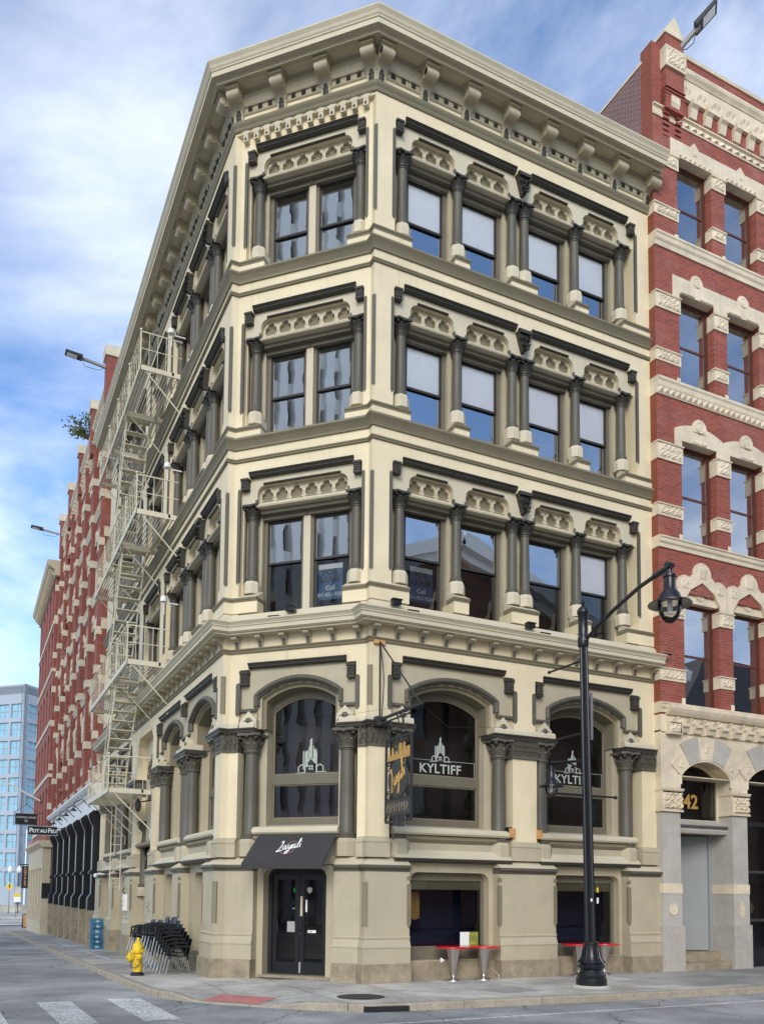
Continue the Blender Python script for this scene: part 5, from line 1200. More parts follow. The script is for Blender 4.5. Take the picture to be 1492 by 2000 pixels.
q=lpx(5.6); B(G().box(q[0]+.04,q[0]+.10,q[1]-.13,q[1]-.10,5.15,6.15),'reflective_strip','aluminium',lp); B(G().box(.06,.10,-.125,-.11,1.95,2.05),'sticker','sign_yellow',lp); B(G().box(.06,.10,-.125,-.11,1.72,1.84).box(-.10,-.06,-.125,-.11,1.76,1.82),'sticker','white_print',lp)
# ------------------------------------------------------------------ tables
def table():
    top=G().lathe([(.001,.70),(.36,.70),(.385,.705),(.39,.72),(.385,.735),(.36,.742),(.001,.742)],n=36).mesh('table_top','red_lacquer')
    leg=G().lathe([(.165,.70),(.15,.66),(.09,.36),(.048,.12),(.043,.09)],n=20).mesh('cone_leg','steel')
    bs=G().lathe([(.043,.10),(.05,.07),(.075,.045),(.16,.022),(.235,.012),(.24,0)],n=28).mesh('table_base','steel')
    return top,leg,bs
tt=table()
for i,(x,y,l) in enumerate(((2.02,-.16,'red round cafe table in front of the scan to menu window, left of the pair'),(2.80,-.16,'red round cafe table in front of the scan to menu window, right of the pair'),(5.45,-.16,'red round cafe table just left of the lamp post shaft'),(6.2,-.18,'red round cafe table half hidden behind the lamp post shaft'))):
    t=thing('cafe_table',l,'table',(x,y,0),'red cafe tables along the wall'); link('table_top',tt[0],t); link('cone_leg',tt[1],t); link('table_base',tt[2],t)
cb=B(G().tube([(2.1,-.2,.17),(2.4,-.22,.10),(2.75,-.2,.16),(2.95,-.25,.25),(3.1,-.3,.1),(3.12,-.32,.02)],.005,4),'security_cable','aluminium'); tag(cb,'thin wire cable strung between the two red tables by the window','cable')
# ------------------------------------------------------------------ window decals and signs
def house_logo(par,cx,z,s,y,mat='pale_print'):
    g=G()
    for x,h0,h1 in ((-.22,.10,.62),(-.165,.16,.62),(-.12,.16,.62),(-.055,.30,.74),(.0,.42,.95),(.075,.32,.74),(.12,.26,.66),(.165,.2,.6)):
        w=.016 if x not in (0.0,-.12,.12) else .034
        g.plate([[(cx+(x-w)*s,z+h0*s),(cx+(x+w)*s,z+h0*s),(cx+(x+w)*s,z+h1*s),(cx+(x-w)*s,z+(h1-.05)*s)]],y,y+.002)
    def pl(pts,w=.02):
        for a,b in zip(pts,pts[1:]): g.bar((cx+a[0]*s,y,z+a[1]*s),(cx+b[0]*s,y,z+b[1]*s),.002,w*2*s) if False else g.tube([(cx+a[0]*s,y,z+a[1]*s),(cx+b[0]*s,y,z+b[1]*s)],w*s,4)
    pl([(-.17,.0),(-.17,.24),(0,.40),(.17,.24),(.17,.0)],.026); pl([(-.36,.02),(-.36,.16),(-.27,.23),(-.18,.16)]); pl([(.18,.16),(.27,.23),(.36,.16),(.36,.04)])
    pl([(-.45,-.01),(-.17,.01)],.016); pl([(.17,.02),(.45,.02)],.016)
    for a in (-.035,.035):
        for b in (.11,.18): g.plate([[(cx+(a-.026)*s,z+(b-.026)*s),(cx+(a+.026)*s,z+(b-.026)*s),(cx+(a+.026)*s,z+(b+.026)*s),(cx+(a-.026)*s,z+(b+.026)*s)]],y,y+.002)
    return B(g,'window_logo',mat,par)
for fac,cx,kind in ((RF,2.13,1),(RF,5.95,1),(CH,LC/2,0)):
    y0=.648+(WC if fac is CH else 0)
    o=thing('window_decal',('pale house and skyline logo with lettering on the shop window '+('behind the hanging sign' if cx<3 else 'behind the lamp post')) if kind else 'pale house and skyline logo on the corner window above the awning','decal',(*fac.w(cx,y0),4.6),'logos on the first floor shop windows',fac.a)
    if kind:
        house_logo(o,0,.33,.62,0); text('KYLTIFF',.30,'pale_print',o,(0,0,.16),depth=.001,bold=.006,space=1.06)
        B(G().tube([(-.9,0,.36),(.92,0,.36)],.006,4).tube([(-.9,0,-.0),(.92,0,-.0)],.006,4).tube([(.92,0,.36),(.92,0,0)],.006,4),'border_line','pale_print',o)
    else: house_logo(o,.1,.02,.85,0)
for fac,x,z,w,l in ((CH,2.30,9.06,.60,'blue for lease notice with phone number in the corner window'),(RF,1.60,9.04,.60,'blue for lease notice with phone number in the window right of the corner')):
    y0=.66+(WC if fac is CH else 0)
    o=thing('lease_notice',l,'sign',(*fac.w(x,y0),z),'for lease notices in the upper windows',fac.a)
    B(G().box(-w/2,w/2,0,.01,-.42,.42),'notice_board','lease_blue',o); B(G().box(-w/2,w/2,-.002,0,.30,.42),'notice_edge','blind',o)
    text('FOR',.2,'sign_dark',o,(0,-.004,.22),depth=.001,bold=.008); text('LEASE',.2,'sign_dark',o,(0,-.004,.05),depth=.001,bold=.008)
    text('Call',.15,'white_print',o,(0,-.004,-.15),depth=.001,bold=.004); text('401-421-9200',.125,'white_print',o,(0,-.004,-.31),depth=.001,bold=.003)
o=thing('menu_notice','white and green menu notice at the bottom of the display window','sign',(2.78,.385,.86))
B(G().box(-.26,-.02,0,.004,-.16,.16),'blank_panel','white_print',o); B(G().box(-.02,.22,0,.004,-.16,.16),'green_panel','leaf_green',o)
text('SCAN TO',.062,'sign_yellow',o,(.10,-.002,.10),depth=.0005,sx=.9); text('MENU',.062,'sign_yellow',o,(.08,-.002,-.09),depth=.0005)
po=B(G().box(-.12,.12,0,.01,-.3,.3).prism([(-.12,-.3),(.0,-.34),(.1,-.3)],'y',0,.01),'yellow_poster','gold',None,(1.65,.95,1.62)); tag(po,'small yellow poster inside the dark display window','poster')
sk=[[(0,.85),(.10,1.0),(.13,.75),(.02,.25),(-.12,.02),(-.02,.0),(.22,.08)],[(.42,.42),(.30,.5),(.22,.3),(.30,.12),(.42,.36),(.42,.12),(.50,.14)],[(.54,.5),(.54,.25),(.64,.16),(.74,.5),(.68,.05),(.56,-.30),(.46,-.25),(.66,.02),(.80,.2)],[(.98,.46),(.86,.5),(.80,.28),(.88,.12),(.98,.36),(.98,.12),(1.06,.16)],[(1.10,.2),(1.22,.95),(1.16,.9),(1.12,.2),(1.20,.14)],[(1.28,.46),(1.26,.2),(1.34,.14)],[(1.29,.66),(1.30,.69)]]
def smooth(p,n=5):
    o=[]
    for i in range(len(p)-1):
        a,b,c,d=(Vector(p[max(i-1,0)]),Vector(p[i]),Vector(p[i+1]),Vector(p[min(i+2,len(p)-1)]))
        for k in range(n):
            t=k/n; o.append(tuple(.5*((2*b)+(c-a)*t+(2*a-5*b+4*c-d)*t*t+(3*b-a-3*c+d)*t*t*t)))
    o.append(tuple(p[-1])); return o
def script(par,mat,s,loc,rx=PI/2,rz=0,rot=R(14),wd=.034):
    g=G()
    for st in sk:
        q=smooth(st); c,sn=math.cos(rot),math.sin(rot)
        q=[((x+y*.15-.62)*s,(y-.3)*s) for x,y in q]; q=[(x*c-y*sn,x*sn+y*c) for x,y in q]
        g.tube([(x,0,y) for x,y in q],wd*s,5)
    return B(g,'script_lettering',mat,par,loc,rz,rx=rx-PI/2)
# awning
aw=thing('awning','dark charcoal fabric awning with white script over the corner door','awning',(*CH.w(LC/2+.12,0),2.4),None,-PI/4)
hw=.94; P0,P1,P2=(.08,.78),(-.74,.10),(-.745,-.02)
B(G().add([(-hw,P0[0],P0[1]),(hw,P0[0],P0[1]),(hw,P1[0],P1[1]),(-hw,P1[0],P1[1]),(hw,P2[0],P2[1]),(-hw,P2[0],P2[1]),(-hw,P0[0],P0[1]-.012),(hw,P0[0],P0[1]-.012),(hw,P1[0]+.012,P1[1]-.012),(-hw,P1[0]+.012,P1[1]-.012),(hw,P2[0]+.012,P2[1]),(-hw,P2[0]+.012,P2[1])],[(0,1,2,3),(3,2,4,5),(6,9,8,7),(9,11,10,8),(5,4,10,11),(1,7,8,2),(2,8,10,4),(0,3,9,6),(3,5,11,9),(0,6,7,1)]),'canvas','awning',aw)
fr=G()
for s in (-1,1): fr.tube([(s*(hw-.03),.08,.1),(s*(hw-.03),-.70,.06)],.014,6); fr.tube([(s*(hw-.03),.08,.74),(s*(hw-.03),-.70,.06)],.014,6)
B(fr,'frame','iron',aw)
sl_=math.atan2(P0[1]-P1[1],P0[0]-P1[0]); mid=((P0[0]+P1[0])/2,(P0[1]+P1[1])/2)
lo=B(G().tube(smooth([(-.12,0,.1),(.02,0,.22),(.12,0,.12),(.02,0,-.02),(.12,0,-.14),(-.05,0,-.24),(-.2,0,-.16)],4),.011,4).tube(smooth([(-.06,0,.12),(-.1,0,.02),(.0,0,-.02)],4),.014,4).tube(smooth([(-.12,0,-.18),(-.04,0,-.1),(.0,0,-.18),(.05,0,-.1)],4),.012,4),'monogram','pink_print',aw,(.02,mid[0]-.012,mid[1]+.012),rx=-(PI/2-sl_))
script(aw,'white_print',.36,(-.02,mid[0]+.0-.01,mid[1]+.0+.02),rx=PI/2-(PI/2-sl_),wd=.036)
# hanging sign
hs_=thing('hanging_sign','black wrought iron hanging sign with gold skyline and gold script on an oval','sign',(.2,-1.0,5.6))
yn,yf=.56,-.57                         # local y: near wall .. street
B(G().bar((0,.85,.0),(0,-1.02,.0),.05,.05).bar((0,.85,-.10),(0,-.5,-.10),.03,.03).tube([(0,.92,1.72),(0,-.92,.03)],.018,6).tube([(0,.92,1.72),(0,.90,.02)],.02,6).tube(smooth([(0,.9,1.6),(0,.72,.9),(0,.80,.05)],6),.012,5),'bracket','iron',hs_)
B(G().box(-.12,.12,.80,.98,-.14,.06),'bracket_base','iron',hs_); B(G().box(-.13,.13,.93,1.0,1.68,1.76),'anchor_plate','amber',hs_)
B(G().tube(smooth([(0,.4,-.08),(0,.32,-.25),(0,.42,-.45)],5),.014,5).tube(smooth([(0,.1,-.02),(0,-.02,-.25),(0,.1,-.45)],5),.014,5).tube(smooth([(0,-.45,-.02),(0,-.2,-.1),(0,-.32,-.45)],5),.014,5).tube(smooth([(0,-.1,-.05),(0,-.18,-.2),(0,-.1,-.4)],5),.012,5),'scroll_hangers','iron',hs_)
zt_,zb_=-.52,-2.24
fr=G().bar((0,yn,zt_),(0,yf,zt_),.04,.05).bar((0,yn,zb_),(0,yf,zb_),.04,.05).bar((0,yn,zt_+.02),(0,yn,zb_),.04,.045).bar((0,yf,zt_+.02),(0,yf,zb_),.04,.045).bar((0,yn,-.62),(0,yf,-.62),.02,.02).bar((0,yn,-.98),(0,yf,-.98),.02,.02).bar((0,yn,-1.78),(0,yf,-1.78),.02,.03).bar((0,yn,-2.13),(0,yf,-2.13),.02,.02)
for cy in (-.4,-.2,0,.2,.4):
    fr.tube([(0,cy-.08,-.53),(0,cy,-.61),(0,cy+.08,-.53)],.01,5); fr.tube([(0,cy-.08,-2.14),(0,cy,-2.22),(0,cy+.08,-2.14)],.01,5)
for cy,cz in ((-.42,-1.08),(.42,-1.08),(-.42,-1.68),(.42,-1.68)):
    fr.tube([(0,cy+.1*math.cos(t),cz+.09*math.sin(t)) for t in [i*PI/5 for i in range(11)]],.012,5); fr.tube([(0,cy+.05*math.cos(t),cz+.04*math.sin(t)) for t in [i*PI/5 for i in range(9)]],.012,5)
B(fr,'frame','iron',hs_)
sky_=[(.48,0),(.48,.12),(.42,.12),(.40,.28),(.38,.12),(.30,.14),(.28,.34),(.25,.36),(.22,.14),(.14,.14),(.10,.24),(.06,.12),(-.02,.14),(-.04,.40),(-.08,.46),(-.12,.42),(-.14,.2),(-.2,.14),(-.22,.40),(-.26,.44),(-.3,.18),(-.34,.10),(-.36,.3),(-.5,.3),(-.5,0)]
B(G().plate_([sky_],lambda p,t:(t,p[0]*1.02,-.97+p[1]*.74),-.012,.012),'gold_skyline','gold',hs_)
B(G().plate_([[(.0+.44*math.cos(2*PI*i/28),-1.38+.37*math.sin(2*PI*i/28)) for i in range(28)]],lambda p,t:(t,p[0],p[1]),-.016,.016),'oval_board','sign_dark',hs_)
script(hs_,'gold',.46,(-.022,.0,-1.38),rz=-PI/2,rot=R(24),wd=.03)
B(G().box(-.012,.012,yf+.03,yn-.03,-2.11,-1.80),'lower_board','sign_dark',hs_)
gl=G(); rnd=random.Random(4)
for i in range(9):
    y=yn-.1-i*.11
    gl.bar((-.014,y,-2.05),(-.014,y,-1.86),.006,.02) if i%2 else gl.tube([(-.014,y-.03*math.cos(t),-1.955+.08*math.sin(t)) for t in [j*PI/4 for j in range(7)]],.007,4)
B(gl,'worn_lettering','granite',hs_)
gw=B(G().tube([(0,0,0),(.9,.5,-.30),(2.6,1.1,-.05)],.0035,4),'guy_wire','iron',None,(.2,-1.95,5.60)); tag(gw,'thin guy wire from the hanging sign to the right pilaster','wire')
gw=B(G().tube([(0,0,0),(-1.1,1.2,-.12),(-2.35,2.65,-.0)],.003,4),'guy_wire','iron',None,(.2,-1.95,5.60)); tag(gw,'thin guy wire from the hanging sign across the corner window','wire')
for x,l in ((3.66,'left'),(4.42,'right')):
    o=thing('wall_speaker','small amber wall speaker %s of the middle pilaster'%l,'speaker',(x,.0,3.30),'speakers beside the middle pilaster')
    B(G().box(-.06,.06,-.08,.02,-.11,.11),'case','amber',o); B(G().box(-.085,.085,.02,.12,-.14,.14),'mount','black',o)
# ------------------------------------------------------------------ ledge floodlights
for fac,x,w,s,l in ((CH,1.72,.22,-1,'black floodlight on the ledge above the corner window'),(RF,.50,.24,1,'black floodlight on the ledge right of the building corner'),(RF,4.03,.24,1,'black floodlight on the ledge above the middle pilaster')):
    y0=-w+(WC if fac is CH else 0)
    o=thing('ledge_floodlight',l,'floodlight',(*fac.w(x,y0),8.04),'floodlights on the ledge',fac.a)
    B(G().lathe([(.05,-.02),(.05,.02),(.015,.03),(.015,.10)],n=8),'stand','black',o); B(G().box(-.10,.10,-.07,.07,.09,.20).box(-.12,.12,-.09,.05,.19,.215),'lamp_head','black',o)
    B(G().tube([(0,0,.0),(s*.28,-.05,.0)],.009,5).tube([(s*.26,-.05,.0),(s*.52,-.08,-.005)],.03,7),'tube_lamp','black',o)
o=thing('ledge_rod_lamp','thin black rod lamp at the right end of the ledge','lamp',(7.75,-.3,8.0))
B(G().tube([(0,0,0),(.35,-.05,.02)],.008,5).tube([(.33,-.05,.02),(.55,-.08,.02)],.025,7),'rod','black',o); B(G().lathe([(.03,-.02),(.03,.01)],n=8),'foot','black',o)
# roof floodlights
def roof_lamp(lab,loc,d,L,tilt=0):
    o=thing('roof_floodlight',lab,'floodlight',loc,'floodlights on the brick parapets'); d=Vector(d).normalized(); a=Vector((0,0,0)); b=d*L
    B(G().bar(a,b,.10,.10),'arm','concrete_dark',o); e=b+d*.55; sd=d.cross(Vector((0,0,1))).normalized()
    h=G(); up=sd.cross(d)
    def q(t,s,u): return tuple(b+d*t+sd*s+up*u)
    h.add([q(-.1,-.18,-.03),q(-.1,.18,-.03),q(-.1,.18,.09),q(-.1,-.18,.09),q(.62,-.2,-.03),q(.62,.2,-.03),q(.62,.2,.05),q(.62,-.2,.05)],[(0,1,2,3),(4,7,6,5),(0,4,5,1),(1,5,6,2),(2,6,7,3),(3,7,4,0)])
    B(h,'lamp_head','iron',o); g2=G(); s=-1 if up.z>0 else 1
    z=-.034 if up.z>0 else .094
    g2.add([q(.12,-.14,-.034),q(.12,.14,-.034),q(.55,.15,-.034),q(.55,-.15,-.034)],[(0,1,2,3)]); B(g2,'diffuser','blind',o)
    B(G().tube([tuple(b-d*.1),tuple(b-d*.2-Vector((0,0,.3))),tuple(a+d*.3-Vector((0,0,.25))),tuple(a)],.012,5),'cable','iron',o)
roof_lamp('black floodlight leaning out from the brick pinnacle against the sky',(8.95,-.30,24.95),(.45,-.45,.62),.75)
roof_lamp('grey floodlight arm on the left brick parapet nearest the fire escape',(-A_-.35,A_+19.3,25.0),(-1,.0,.12),1.1)
roof_lamp('grey floodlight arm far along the left brick parapet',(-A_-.4,A_+38.4,24.6),(-1,0,.1),1.1)
# ------------------------------------------------------------------ fire escape
fe=thing('fire_escape','cream painted iron fire escape zigzagging up the left facade','fire escape',(-A_-.6,A_+9,0))
FE=Fac(fe,-A_,A_,-PI/2)
def plat(u0,u1,w,z,hole):
    g=G(); xs_=-u1
    FE.B(G().box(-u1,-u0,-w-.02,-w+.02,z-.14,z-.0).box(-u1,-u0,-.30,-.24,z-.1,z).box(-u1,-u1+.05,-w,0,z-.13,z),'platform_beam','escape_paint')
    FE.B(G().box(-u0-.04,-u0,-w,0,z-.14,z),'end_beam','escape_paint')
    for t in (.33,.66): FE.B(G().box(-u0-(u1-u0)*t-.04,-u0-(u1-u0)*t+.04,-w,0,z-.18,z-.02),'cross_beam','escape_paint')
    g=G(); n=int((w-.1)/.075)
    for i in range(n):
        y=-.1-(w-.15)*i/(n-1)
        if hole and .3<-y<1.0:
            g.box(-u1+.05,-hole[1],y-.012,y+.012,z,z+.03); g.box(-hole[0],-u0-.05,y-.012,y+.012,z,z+.03)
        else: g.box(-u1+.05,-u0-.05,y-.012,y+.012,z,z+.03)
    o=FE.B(g,'slat_floor','escape_paint'); o['kind']='stuff'
    zt=z+1.0
    FE.B(G().tube([(-u0-.02,-.02,zt),(-u0-.02,-w,zt),(-u1+.02,-w,zt),(-u1+.02,-.02,zt)],.02,6).tube([(-u0-.02,-.02,z+.5),(-u0-.02,-w,z+.5),(-u1+.02,-w,z+.5),(-u1+.02,-.02,z+.5)],.012,5),'handrail','escape_paint')
    bm=shared('balu',lambda:G().box(-.007,.007,-.007,.007,0,1.0).mesh('baluster','escape_paint'))
    pm=shared('post',lambda:G().box(-.018,.018,-.018,.018,-.1,1.0).sphere((0,0,1.05),.045,8,5).mesh('post','escape_paint'))
    x=-u0-.02; n=int((u1-u0)/.30)
    for i in range(n+1): FE.put('post' if i in (0,n,n//2,n//4,3*n//4) else 'baluster',pm if i in (0,n,n//2,n//4,3*n//4) else bm,-u0-.02-(u1-u0-.04)*i/n,-w,z)
    for i in range(1,5): FE.put('baluster',bm,-u0-.02,-w*i/5,z); FE.put('baluster',bm,-u1+.02,-w*i/5,z)
    for u in (u0+.05,u0+(u1-u0)*.33,u0+(u1-u0)*.66,u1-.05):
        FE.B(G().tube([(-u,-w*.85,z-.15),(-u+.1,0.0,z-1.25),(-u+.1,-.02,z-1.5)],.02,6),'brace','escape_paint')
plat(5.2,13.2,1.2,16.90,(7.9,10.3)); plat(5.15,13.3,1.2,12.64,(7.9,10.3)); plat(5.9,13.6,1.2,8.50,(8.3,10.8)); plat(8.0,12.6,1.3,5.0,None)
def stair(u0,z0,u1,z1,w0,w1):
    for w in (w0,w1):
        FE.B(G().bar((-u0,-w,z0),(-u1,-w,z1),.03,.14),'stringer','escape_paint')
    FE.B(G().tube([(-u0,-w1,z0+.9),(-u1,-w1,z1+.9)],.017,6),'stair_rail','escape_paint')
    n=13; L=w1-w0
    tm=shared(('tread',round(L,2)),lambda:G().box(-.09,.09,-L,0,-.012,.012).box(-.09,-.08,-L,0,-.05,0).mesh('tread','escape_paint'))
    for i in range(n):
        t=(i+.5)/n; FE.put('tread',tm,-(u0+(u1-u0)*t),-w0,z0+(z1-z0)*t)
    for t in (.2,.5,.8): 
        u=u0+(u1-u0)*t; z=z0+(z1-z0)*t; FE.put('rail_post',shared('rp',lambda:G().box(-.01,.01,-.01,.01,0,.9).mesh('rail_post','escape_paint')),-u,-w1,z)
stair(7.95,16.92,10.5,12.66,.38,1.08); stair(7.95,12.66,10.7,8.54,.38,1.08); stair(8.35,8.52,10.9,5.04,.38,1.08)
g=G()
for w in (-.28,-.62): g.tube([(-11.6,w,6.0),(-11.6,w,1.9)],.02,6)
FE.B(g,'drop_ladder_rail','escape_paint')
for i in range(14): FE.put('rung',shared('rung',lambda:G().tube([(0,-.28,0),(0,-.62,0)],.013,5).mesh('rung','escape_paint')),-11.6,0,2.0+.29*i)
# ------------------------------------------------------------------ hydrant
hy=thing('fire_hydrant','yellow fire hydrant with chained side cap at the pavement edge','fire hydrant',(-4.02,3.80,gz(3.8)))
B(G().lathe([(.155,0),(.155,.05),(.12,.06),(.12,.09)],n=20),'flange','rubber',hy)
B(G().lathe([(.105,.07),(.105,.50),(.115,.52),(.155,.53),(.155,.57),(.12,.575),(.12,.60),(.118,.66),(.10,.72),(.065,.765),(.04,.78),(.035,.80),(.03,.86),(.001,.87)],n=22),'barrel','yellow',hy)
B(G().lathe([(.03,.79),(.03,.86)],n=5,smooth=False),'top_nut','yellow',hy)
for nm,ax,p,s in (('pumper_cap','x',(-.10,0,.42),1.25),('hose_cap','y',(0,-.09,.44),.75),('hose_cap','y',(0,.09,.44),.75)):
    sg=-1 if p[0]<0 or p[1]<0 else 1
    B(G().lathe([(.075*s,0),(.075*s,sg*.05),(.09*s,sg*.055),(.09*s,sg*.10),(.075*s,sg*.12),(.03*s,sg*.125),(.03*s,sg*.16)],p,16,True,ax),nm,'yellow',hy)
B(G().tube(smooth([(-.15,-.08,.36),(-.16,-.1,.22),(-.06,-.13,.20),(.08,-.11,.34)],6),.008,5),'chain','iron',hy)
gb_=G()
for i in range(8): a=2*PI*i/8; gb_.lathe([(.014,.57),(.014,.59),(.001,.59)],(.14*math.cos(a),.14*math.sin(a),0),6)
B(gb_,'flange_bolts','yellow',hy)
# ------------------------------------------------------------------ stacked chairs
def chair_meshes():
    # faces -x (street), seat at .45
    seat=G().add([(-.24,-.21,.455),(-.24,.21,.455),(0,-.22,.435),(0,.22,.435),(.20,-.2,.43),(.20,.2,.43),(.26,-.2,.50),(.26,.2,.50),(-.24,-.21,.435),(-.24,.21,.435),(.2,-.2,.41),(.2,.2,.41),(.275,-.2,.49),(.275,.2,.49)],[(0,1,3,2),(2,3,5,4),(4,5,7,6),(8,10,11,9),(10,12,13,11),(0,8,9,1),(6,7,13,12),(0,2,4,10,8),(1,9,11,5,3),(4,6,12,10),(5,11,13,7)]).mesh('seat','plastic_black')
    back=[]
    g=G(); pr=[(.235,.46),(.265,.62),(.30,.78),(.315,.82)]
    for (x,z) in pr:
        for y in (-.21,-.1,0,.1,.21): back.append((x+.045*(1-(y/.21)**2),y,z-.02*(y/.21)**2*(1 if z>.8 else 0)))
    for (x,z) in pr:
        for y in (-.21,-.1,0,.1,.21): back.append((x+.02+.045*(1-(y/.21)**2),y,z))
    f=[(j*5+i,j*5+i+1,(j+1)*5+i+1,(j+1)*5+i) for j in range(3) for i in range(4)]; f+=[tuple(20+k for k in reversed(q)) for q in f]
    f+=[(15+i,16+i,36+i,35+i) for i in range(4)]+[(0+i,20+i,21+i,1+i) for i in range(4)]+[(5*j,5*j+5,25+5*j,20+5*j) for j in range(3)]+[(4+5*j,24+5*j,29+5*j,9+5*j) for j in range(3)]
    bk=g.add(back,f,True).mesh('backrest','plastic_black')
    arm=G().tube([(-.20,0,.45),(-.19,0,.62),(.0,0,.66),(.26,0,.64)],.03,6).mesh('armrest','plastic_black')
    lf1=G().tube([(-.215,0,.36),(-.30,0,.0)],.012,6).mesh('leg','aluminium'); lr=G().tube([(.225,0,.34),(.30,0,.0)],.012,6).mesh('leg','aluminium')
    cap=G().tube([(-.215,0,.36),(-.19,0,.46)],.02,6).tube([(.225,0,.34),(.2,0,.45)],.02,6).mesh('frame','plastic_black')
    return seat,bk,arm,lf1,lr,cap
CM=chair_meshes()
ordn=['bottom','second','third','fourth','fifth','sixth','topmost']
def chair(lab,loc,rz,tilt):
    o=thing('stacking_chair',lab,'chair',loc,'black stacking chairs against the wall',rz); o.rotation_euler=(0,tilt,rz)
    link('seat',CM[0],o); link('backrest',CM[1],o)
    for s in (-.22,.22):
        link('armrest',CM[2],o,(0,s,0)); link('leg',CM[3],o,(0,s,0)); link('leg',CM[4],o,(0,s*.9,0)); link('frame',CM[5],o,(0,s,0))
for si,(y,nm,n,rz) in enumerate(((3.85,'nearest the corner pier',7,.10),(4.7,'second from the corner pier',7,-.05),(5.75,'third from the corner pier',6,.08),(6.7,'farthest from the corner pier',6,.0))):
    for k in range(n):
        w=ordn[k] if k<n-1 else 'topmost'
        chair('black chair with pale metal legs, %s in the stack %s'%(w,nm),(-A_-.62-.055*k,y+.012*k,gz(y)+.085*k),rz,0)
# ------------------------------------------------------------------ blue crates
def crate():
    g=G(); w,d_,h=.36,.30,.19
    g.box(-w/2,w/2,-d_/2,d_/2,0,.02)
    for s in (-1,1):
        for z0,z1 in ((0,.06),(.10,.14),(.165,.19)):
            g.box(-w/2,w/2,s*(d_/2-.012) if s<0 else d_/2-.012,s*d_/2 if s>0 else -d_/2,z0,z1) if False else g.box(-w/2,w/2,min(s*d_/2,s*(d_/2-.014)),max(s*d_/2,s*(d_/2-.014)),z0,z1)
            g.box(min(s*w/2,s*(w/2-.014)),max(s*w/2,s*(w/2-.014)),-d_/2,d_/2,z0,z1)
        for t in (-.5,-.2,.2,.5): g.box(w*t*.98-.015,w*t*.98+.015,min(s*d_/2,s*(d_/2-.01)),max(s*d_/2,s*(d_/2-.01)),0,.19); g.box(min(s*w/2,s*(w/2-.01)),max(s*w/2,s*(w/2-.01)),d_*t*.96-.015,d_*t*.96+.015,0,.19)
    lb=G().box(-.06,.06,-d_/2-.004,-d_/2+.0,.055,.13)
    return g.mesh('crate_body','blue_plastic'),lb.mesh('crate_label','worn_blue')
cm=crate()
for k in range(6):
    o=thing('crate','blue plastic crate, %s in the stack by the granite pier'%(['bottom','second from bottom','third from bottom','third from top','second from top','topmost'][k]),'crate',(-A_-.42+.01*math.sin(k*2),A_+15.75,gz(18.2)+.195*k),'blue crates stacked on the pavement',.05*math.sin(k*1.7))
    link('crate_body',cm[0],o,(0,0,0),sc=(1.15,1.1,1)); link('crate_label',cm[1],o,(0,-.016,0))
# ------------------------------------------------------------------ wall fittings on the left facade
o=thing('wall_intercom','small grey intercom panel on the pier by the side entrance','intercom',(-A_-.14,A_+7.3,1.45)); B(G().box(-.03,.02,-.09,.09,-.16,.16),'panel','steel',o); B(G().lathe([(.03,-.035),(.03,.0)],(0,0,.06),10,True,'x').box(-.034,-.02,-.05,.05,-.1,-.02),'button','black',o)
o=thing('wall_mailbox','narrow pale letter box on the pier beyond the side entrance','letter box',(-A_-.16,A_+11.1,1.5)); B(G().box(-.08,.04,-.14,.14,-.3,.25),'box','white_paint',o); B(G().box(-.085,-.075,-.1,.1,.0,.03).box(-.085,-.075,-.1,.1,-.15,-.12),'slot','black',o); B(G().tube([(-.02,0,.26),(-.1,0,.36),(-.04,0,.46)],.02,6),'hook','black',o)
o=thing('security_camera','white dome security camera under the pier ledge beyond the crates','camera',(-A_-.3,A_+17.0,2.45)); B(G().sphere((-.06,0,0),.09),'dome','white_paint',o); B(G().box(-.05,.3,-.04,.04,.04,.1),'mount','white_paint',o)
o=thing('wall_lantern','round dark lantern above the side entrance','lantern',(-A_-.30,A_+8.5,4.55)); B(G().lathe([(.001,.22),(.03,.2),(.09,.1),(.10,0),(.08,-.14),(.03,-.2),(.001,-.22)],n=12),'lantern_body','iron',o); B(G().bar((0,0,.1),(.5,0,.2),.04,.04),'lantern_arm','iron',o)
# ------------------------------------------------------------------ signs down the street
o=thing('hanging_board','black hanging board reading custom house 32 above the side street','sign',(-4.05,44,6.42)); B(G().box(-.66,.66,-.04,.04,-.36,.36),'board','black_matte',o); B(G().bar((.66,0,.42),(1.9,0,.42),.04,.04).bar((-.72,0,-.4),(-.72,0,.5),.03,.03).tube([(-.7,0,.42),(0,0,.98),(.7,0,.42)],.02,5).tube([(0,0,.98),(0,0,1.6)],.02,5).bar((-.66,0,-.4),(1.9,0,-.4),.03,.03),'bracket','iron',o)
text('CUSTOM HOUSE',.16,'white_print',o,(0,-.045,.10),depth=.002); text('32',.2,'white_print',o,(0,-.045,-.12),depth=.002)
o=thing('hanging_board','black hanging board with white letters pot au feu below the custom house board','sign',(-4.12,30,4.82)); B(G().box(-.69,.69,-.04,.04,-.215,.215),'board','black_matte',o); B(G().box(-.705,.705,-.044,.044,-.232,-.215).box(-.705,.705,-.044,.044,.215,.232).box(-.705,-.69,-.044,.044,-.215,.215).box(.69,.705,-.044,.044,-.215,.215),'frame','white_paint',o); B(G().bar((.69,0,.15),(1.35,0,.15),.04,.04).bar((.69,0,-.12),(1.35,0,-.12),.03,.03),'bracket','iron',o)
for s_,x,z,sz_ in (('P',-.545,.0,.32),('OT',-.32,-.024,.23),('AU',.04,-.024,.23),('F',.32,.0,.32),('EU',.53,-.024,.23)): text(s_,sz_,'white_print',o,(x,-.047,z),depth=.002,bold=.01)
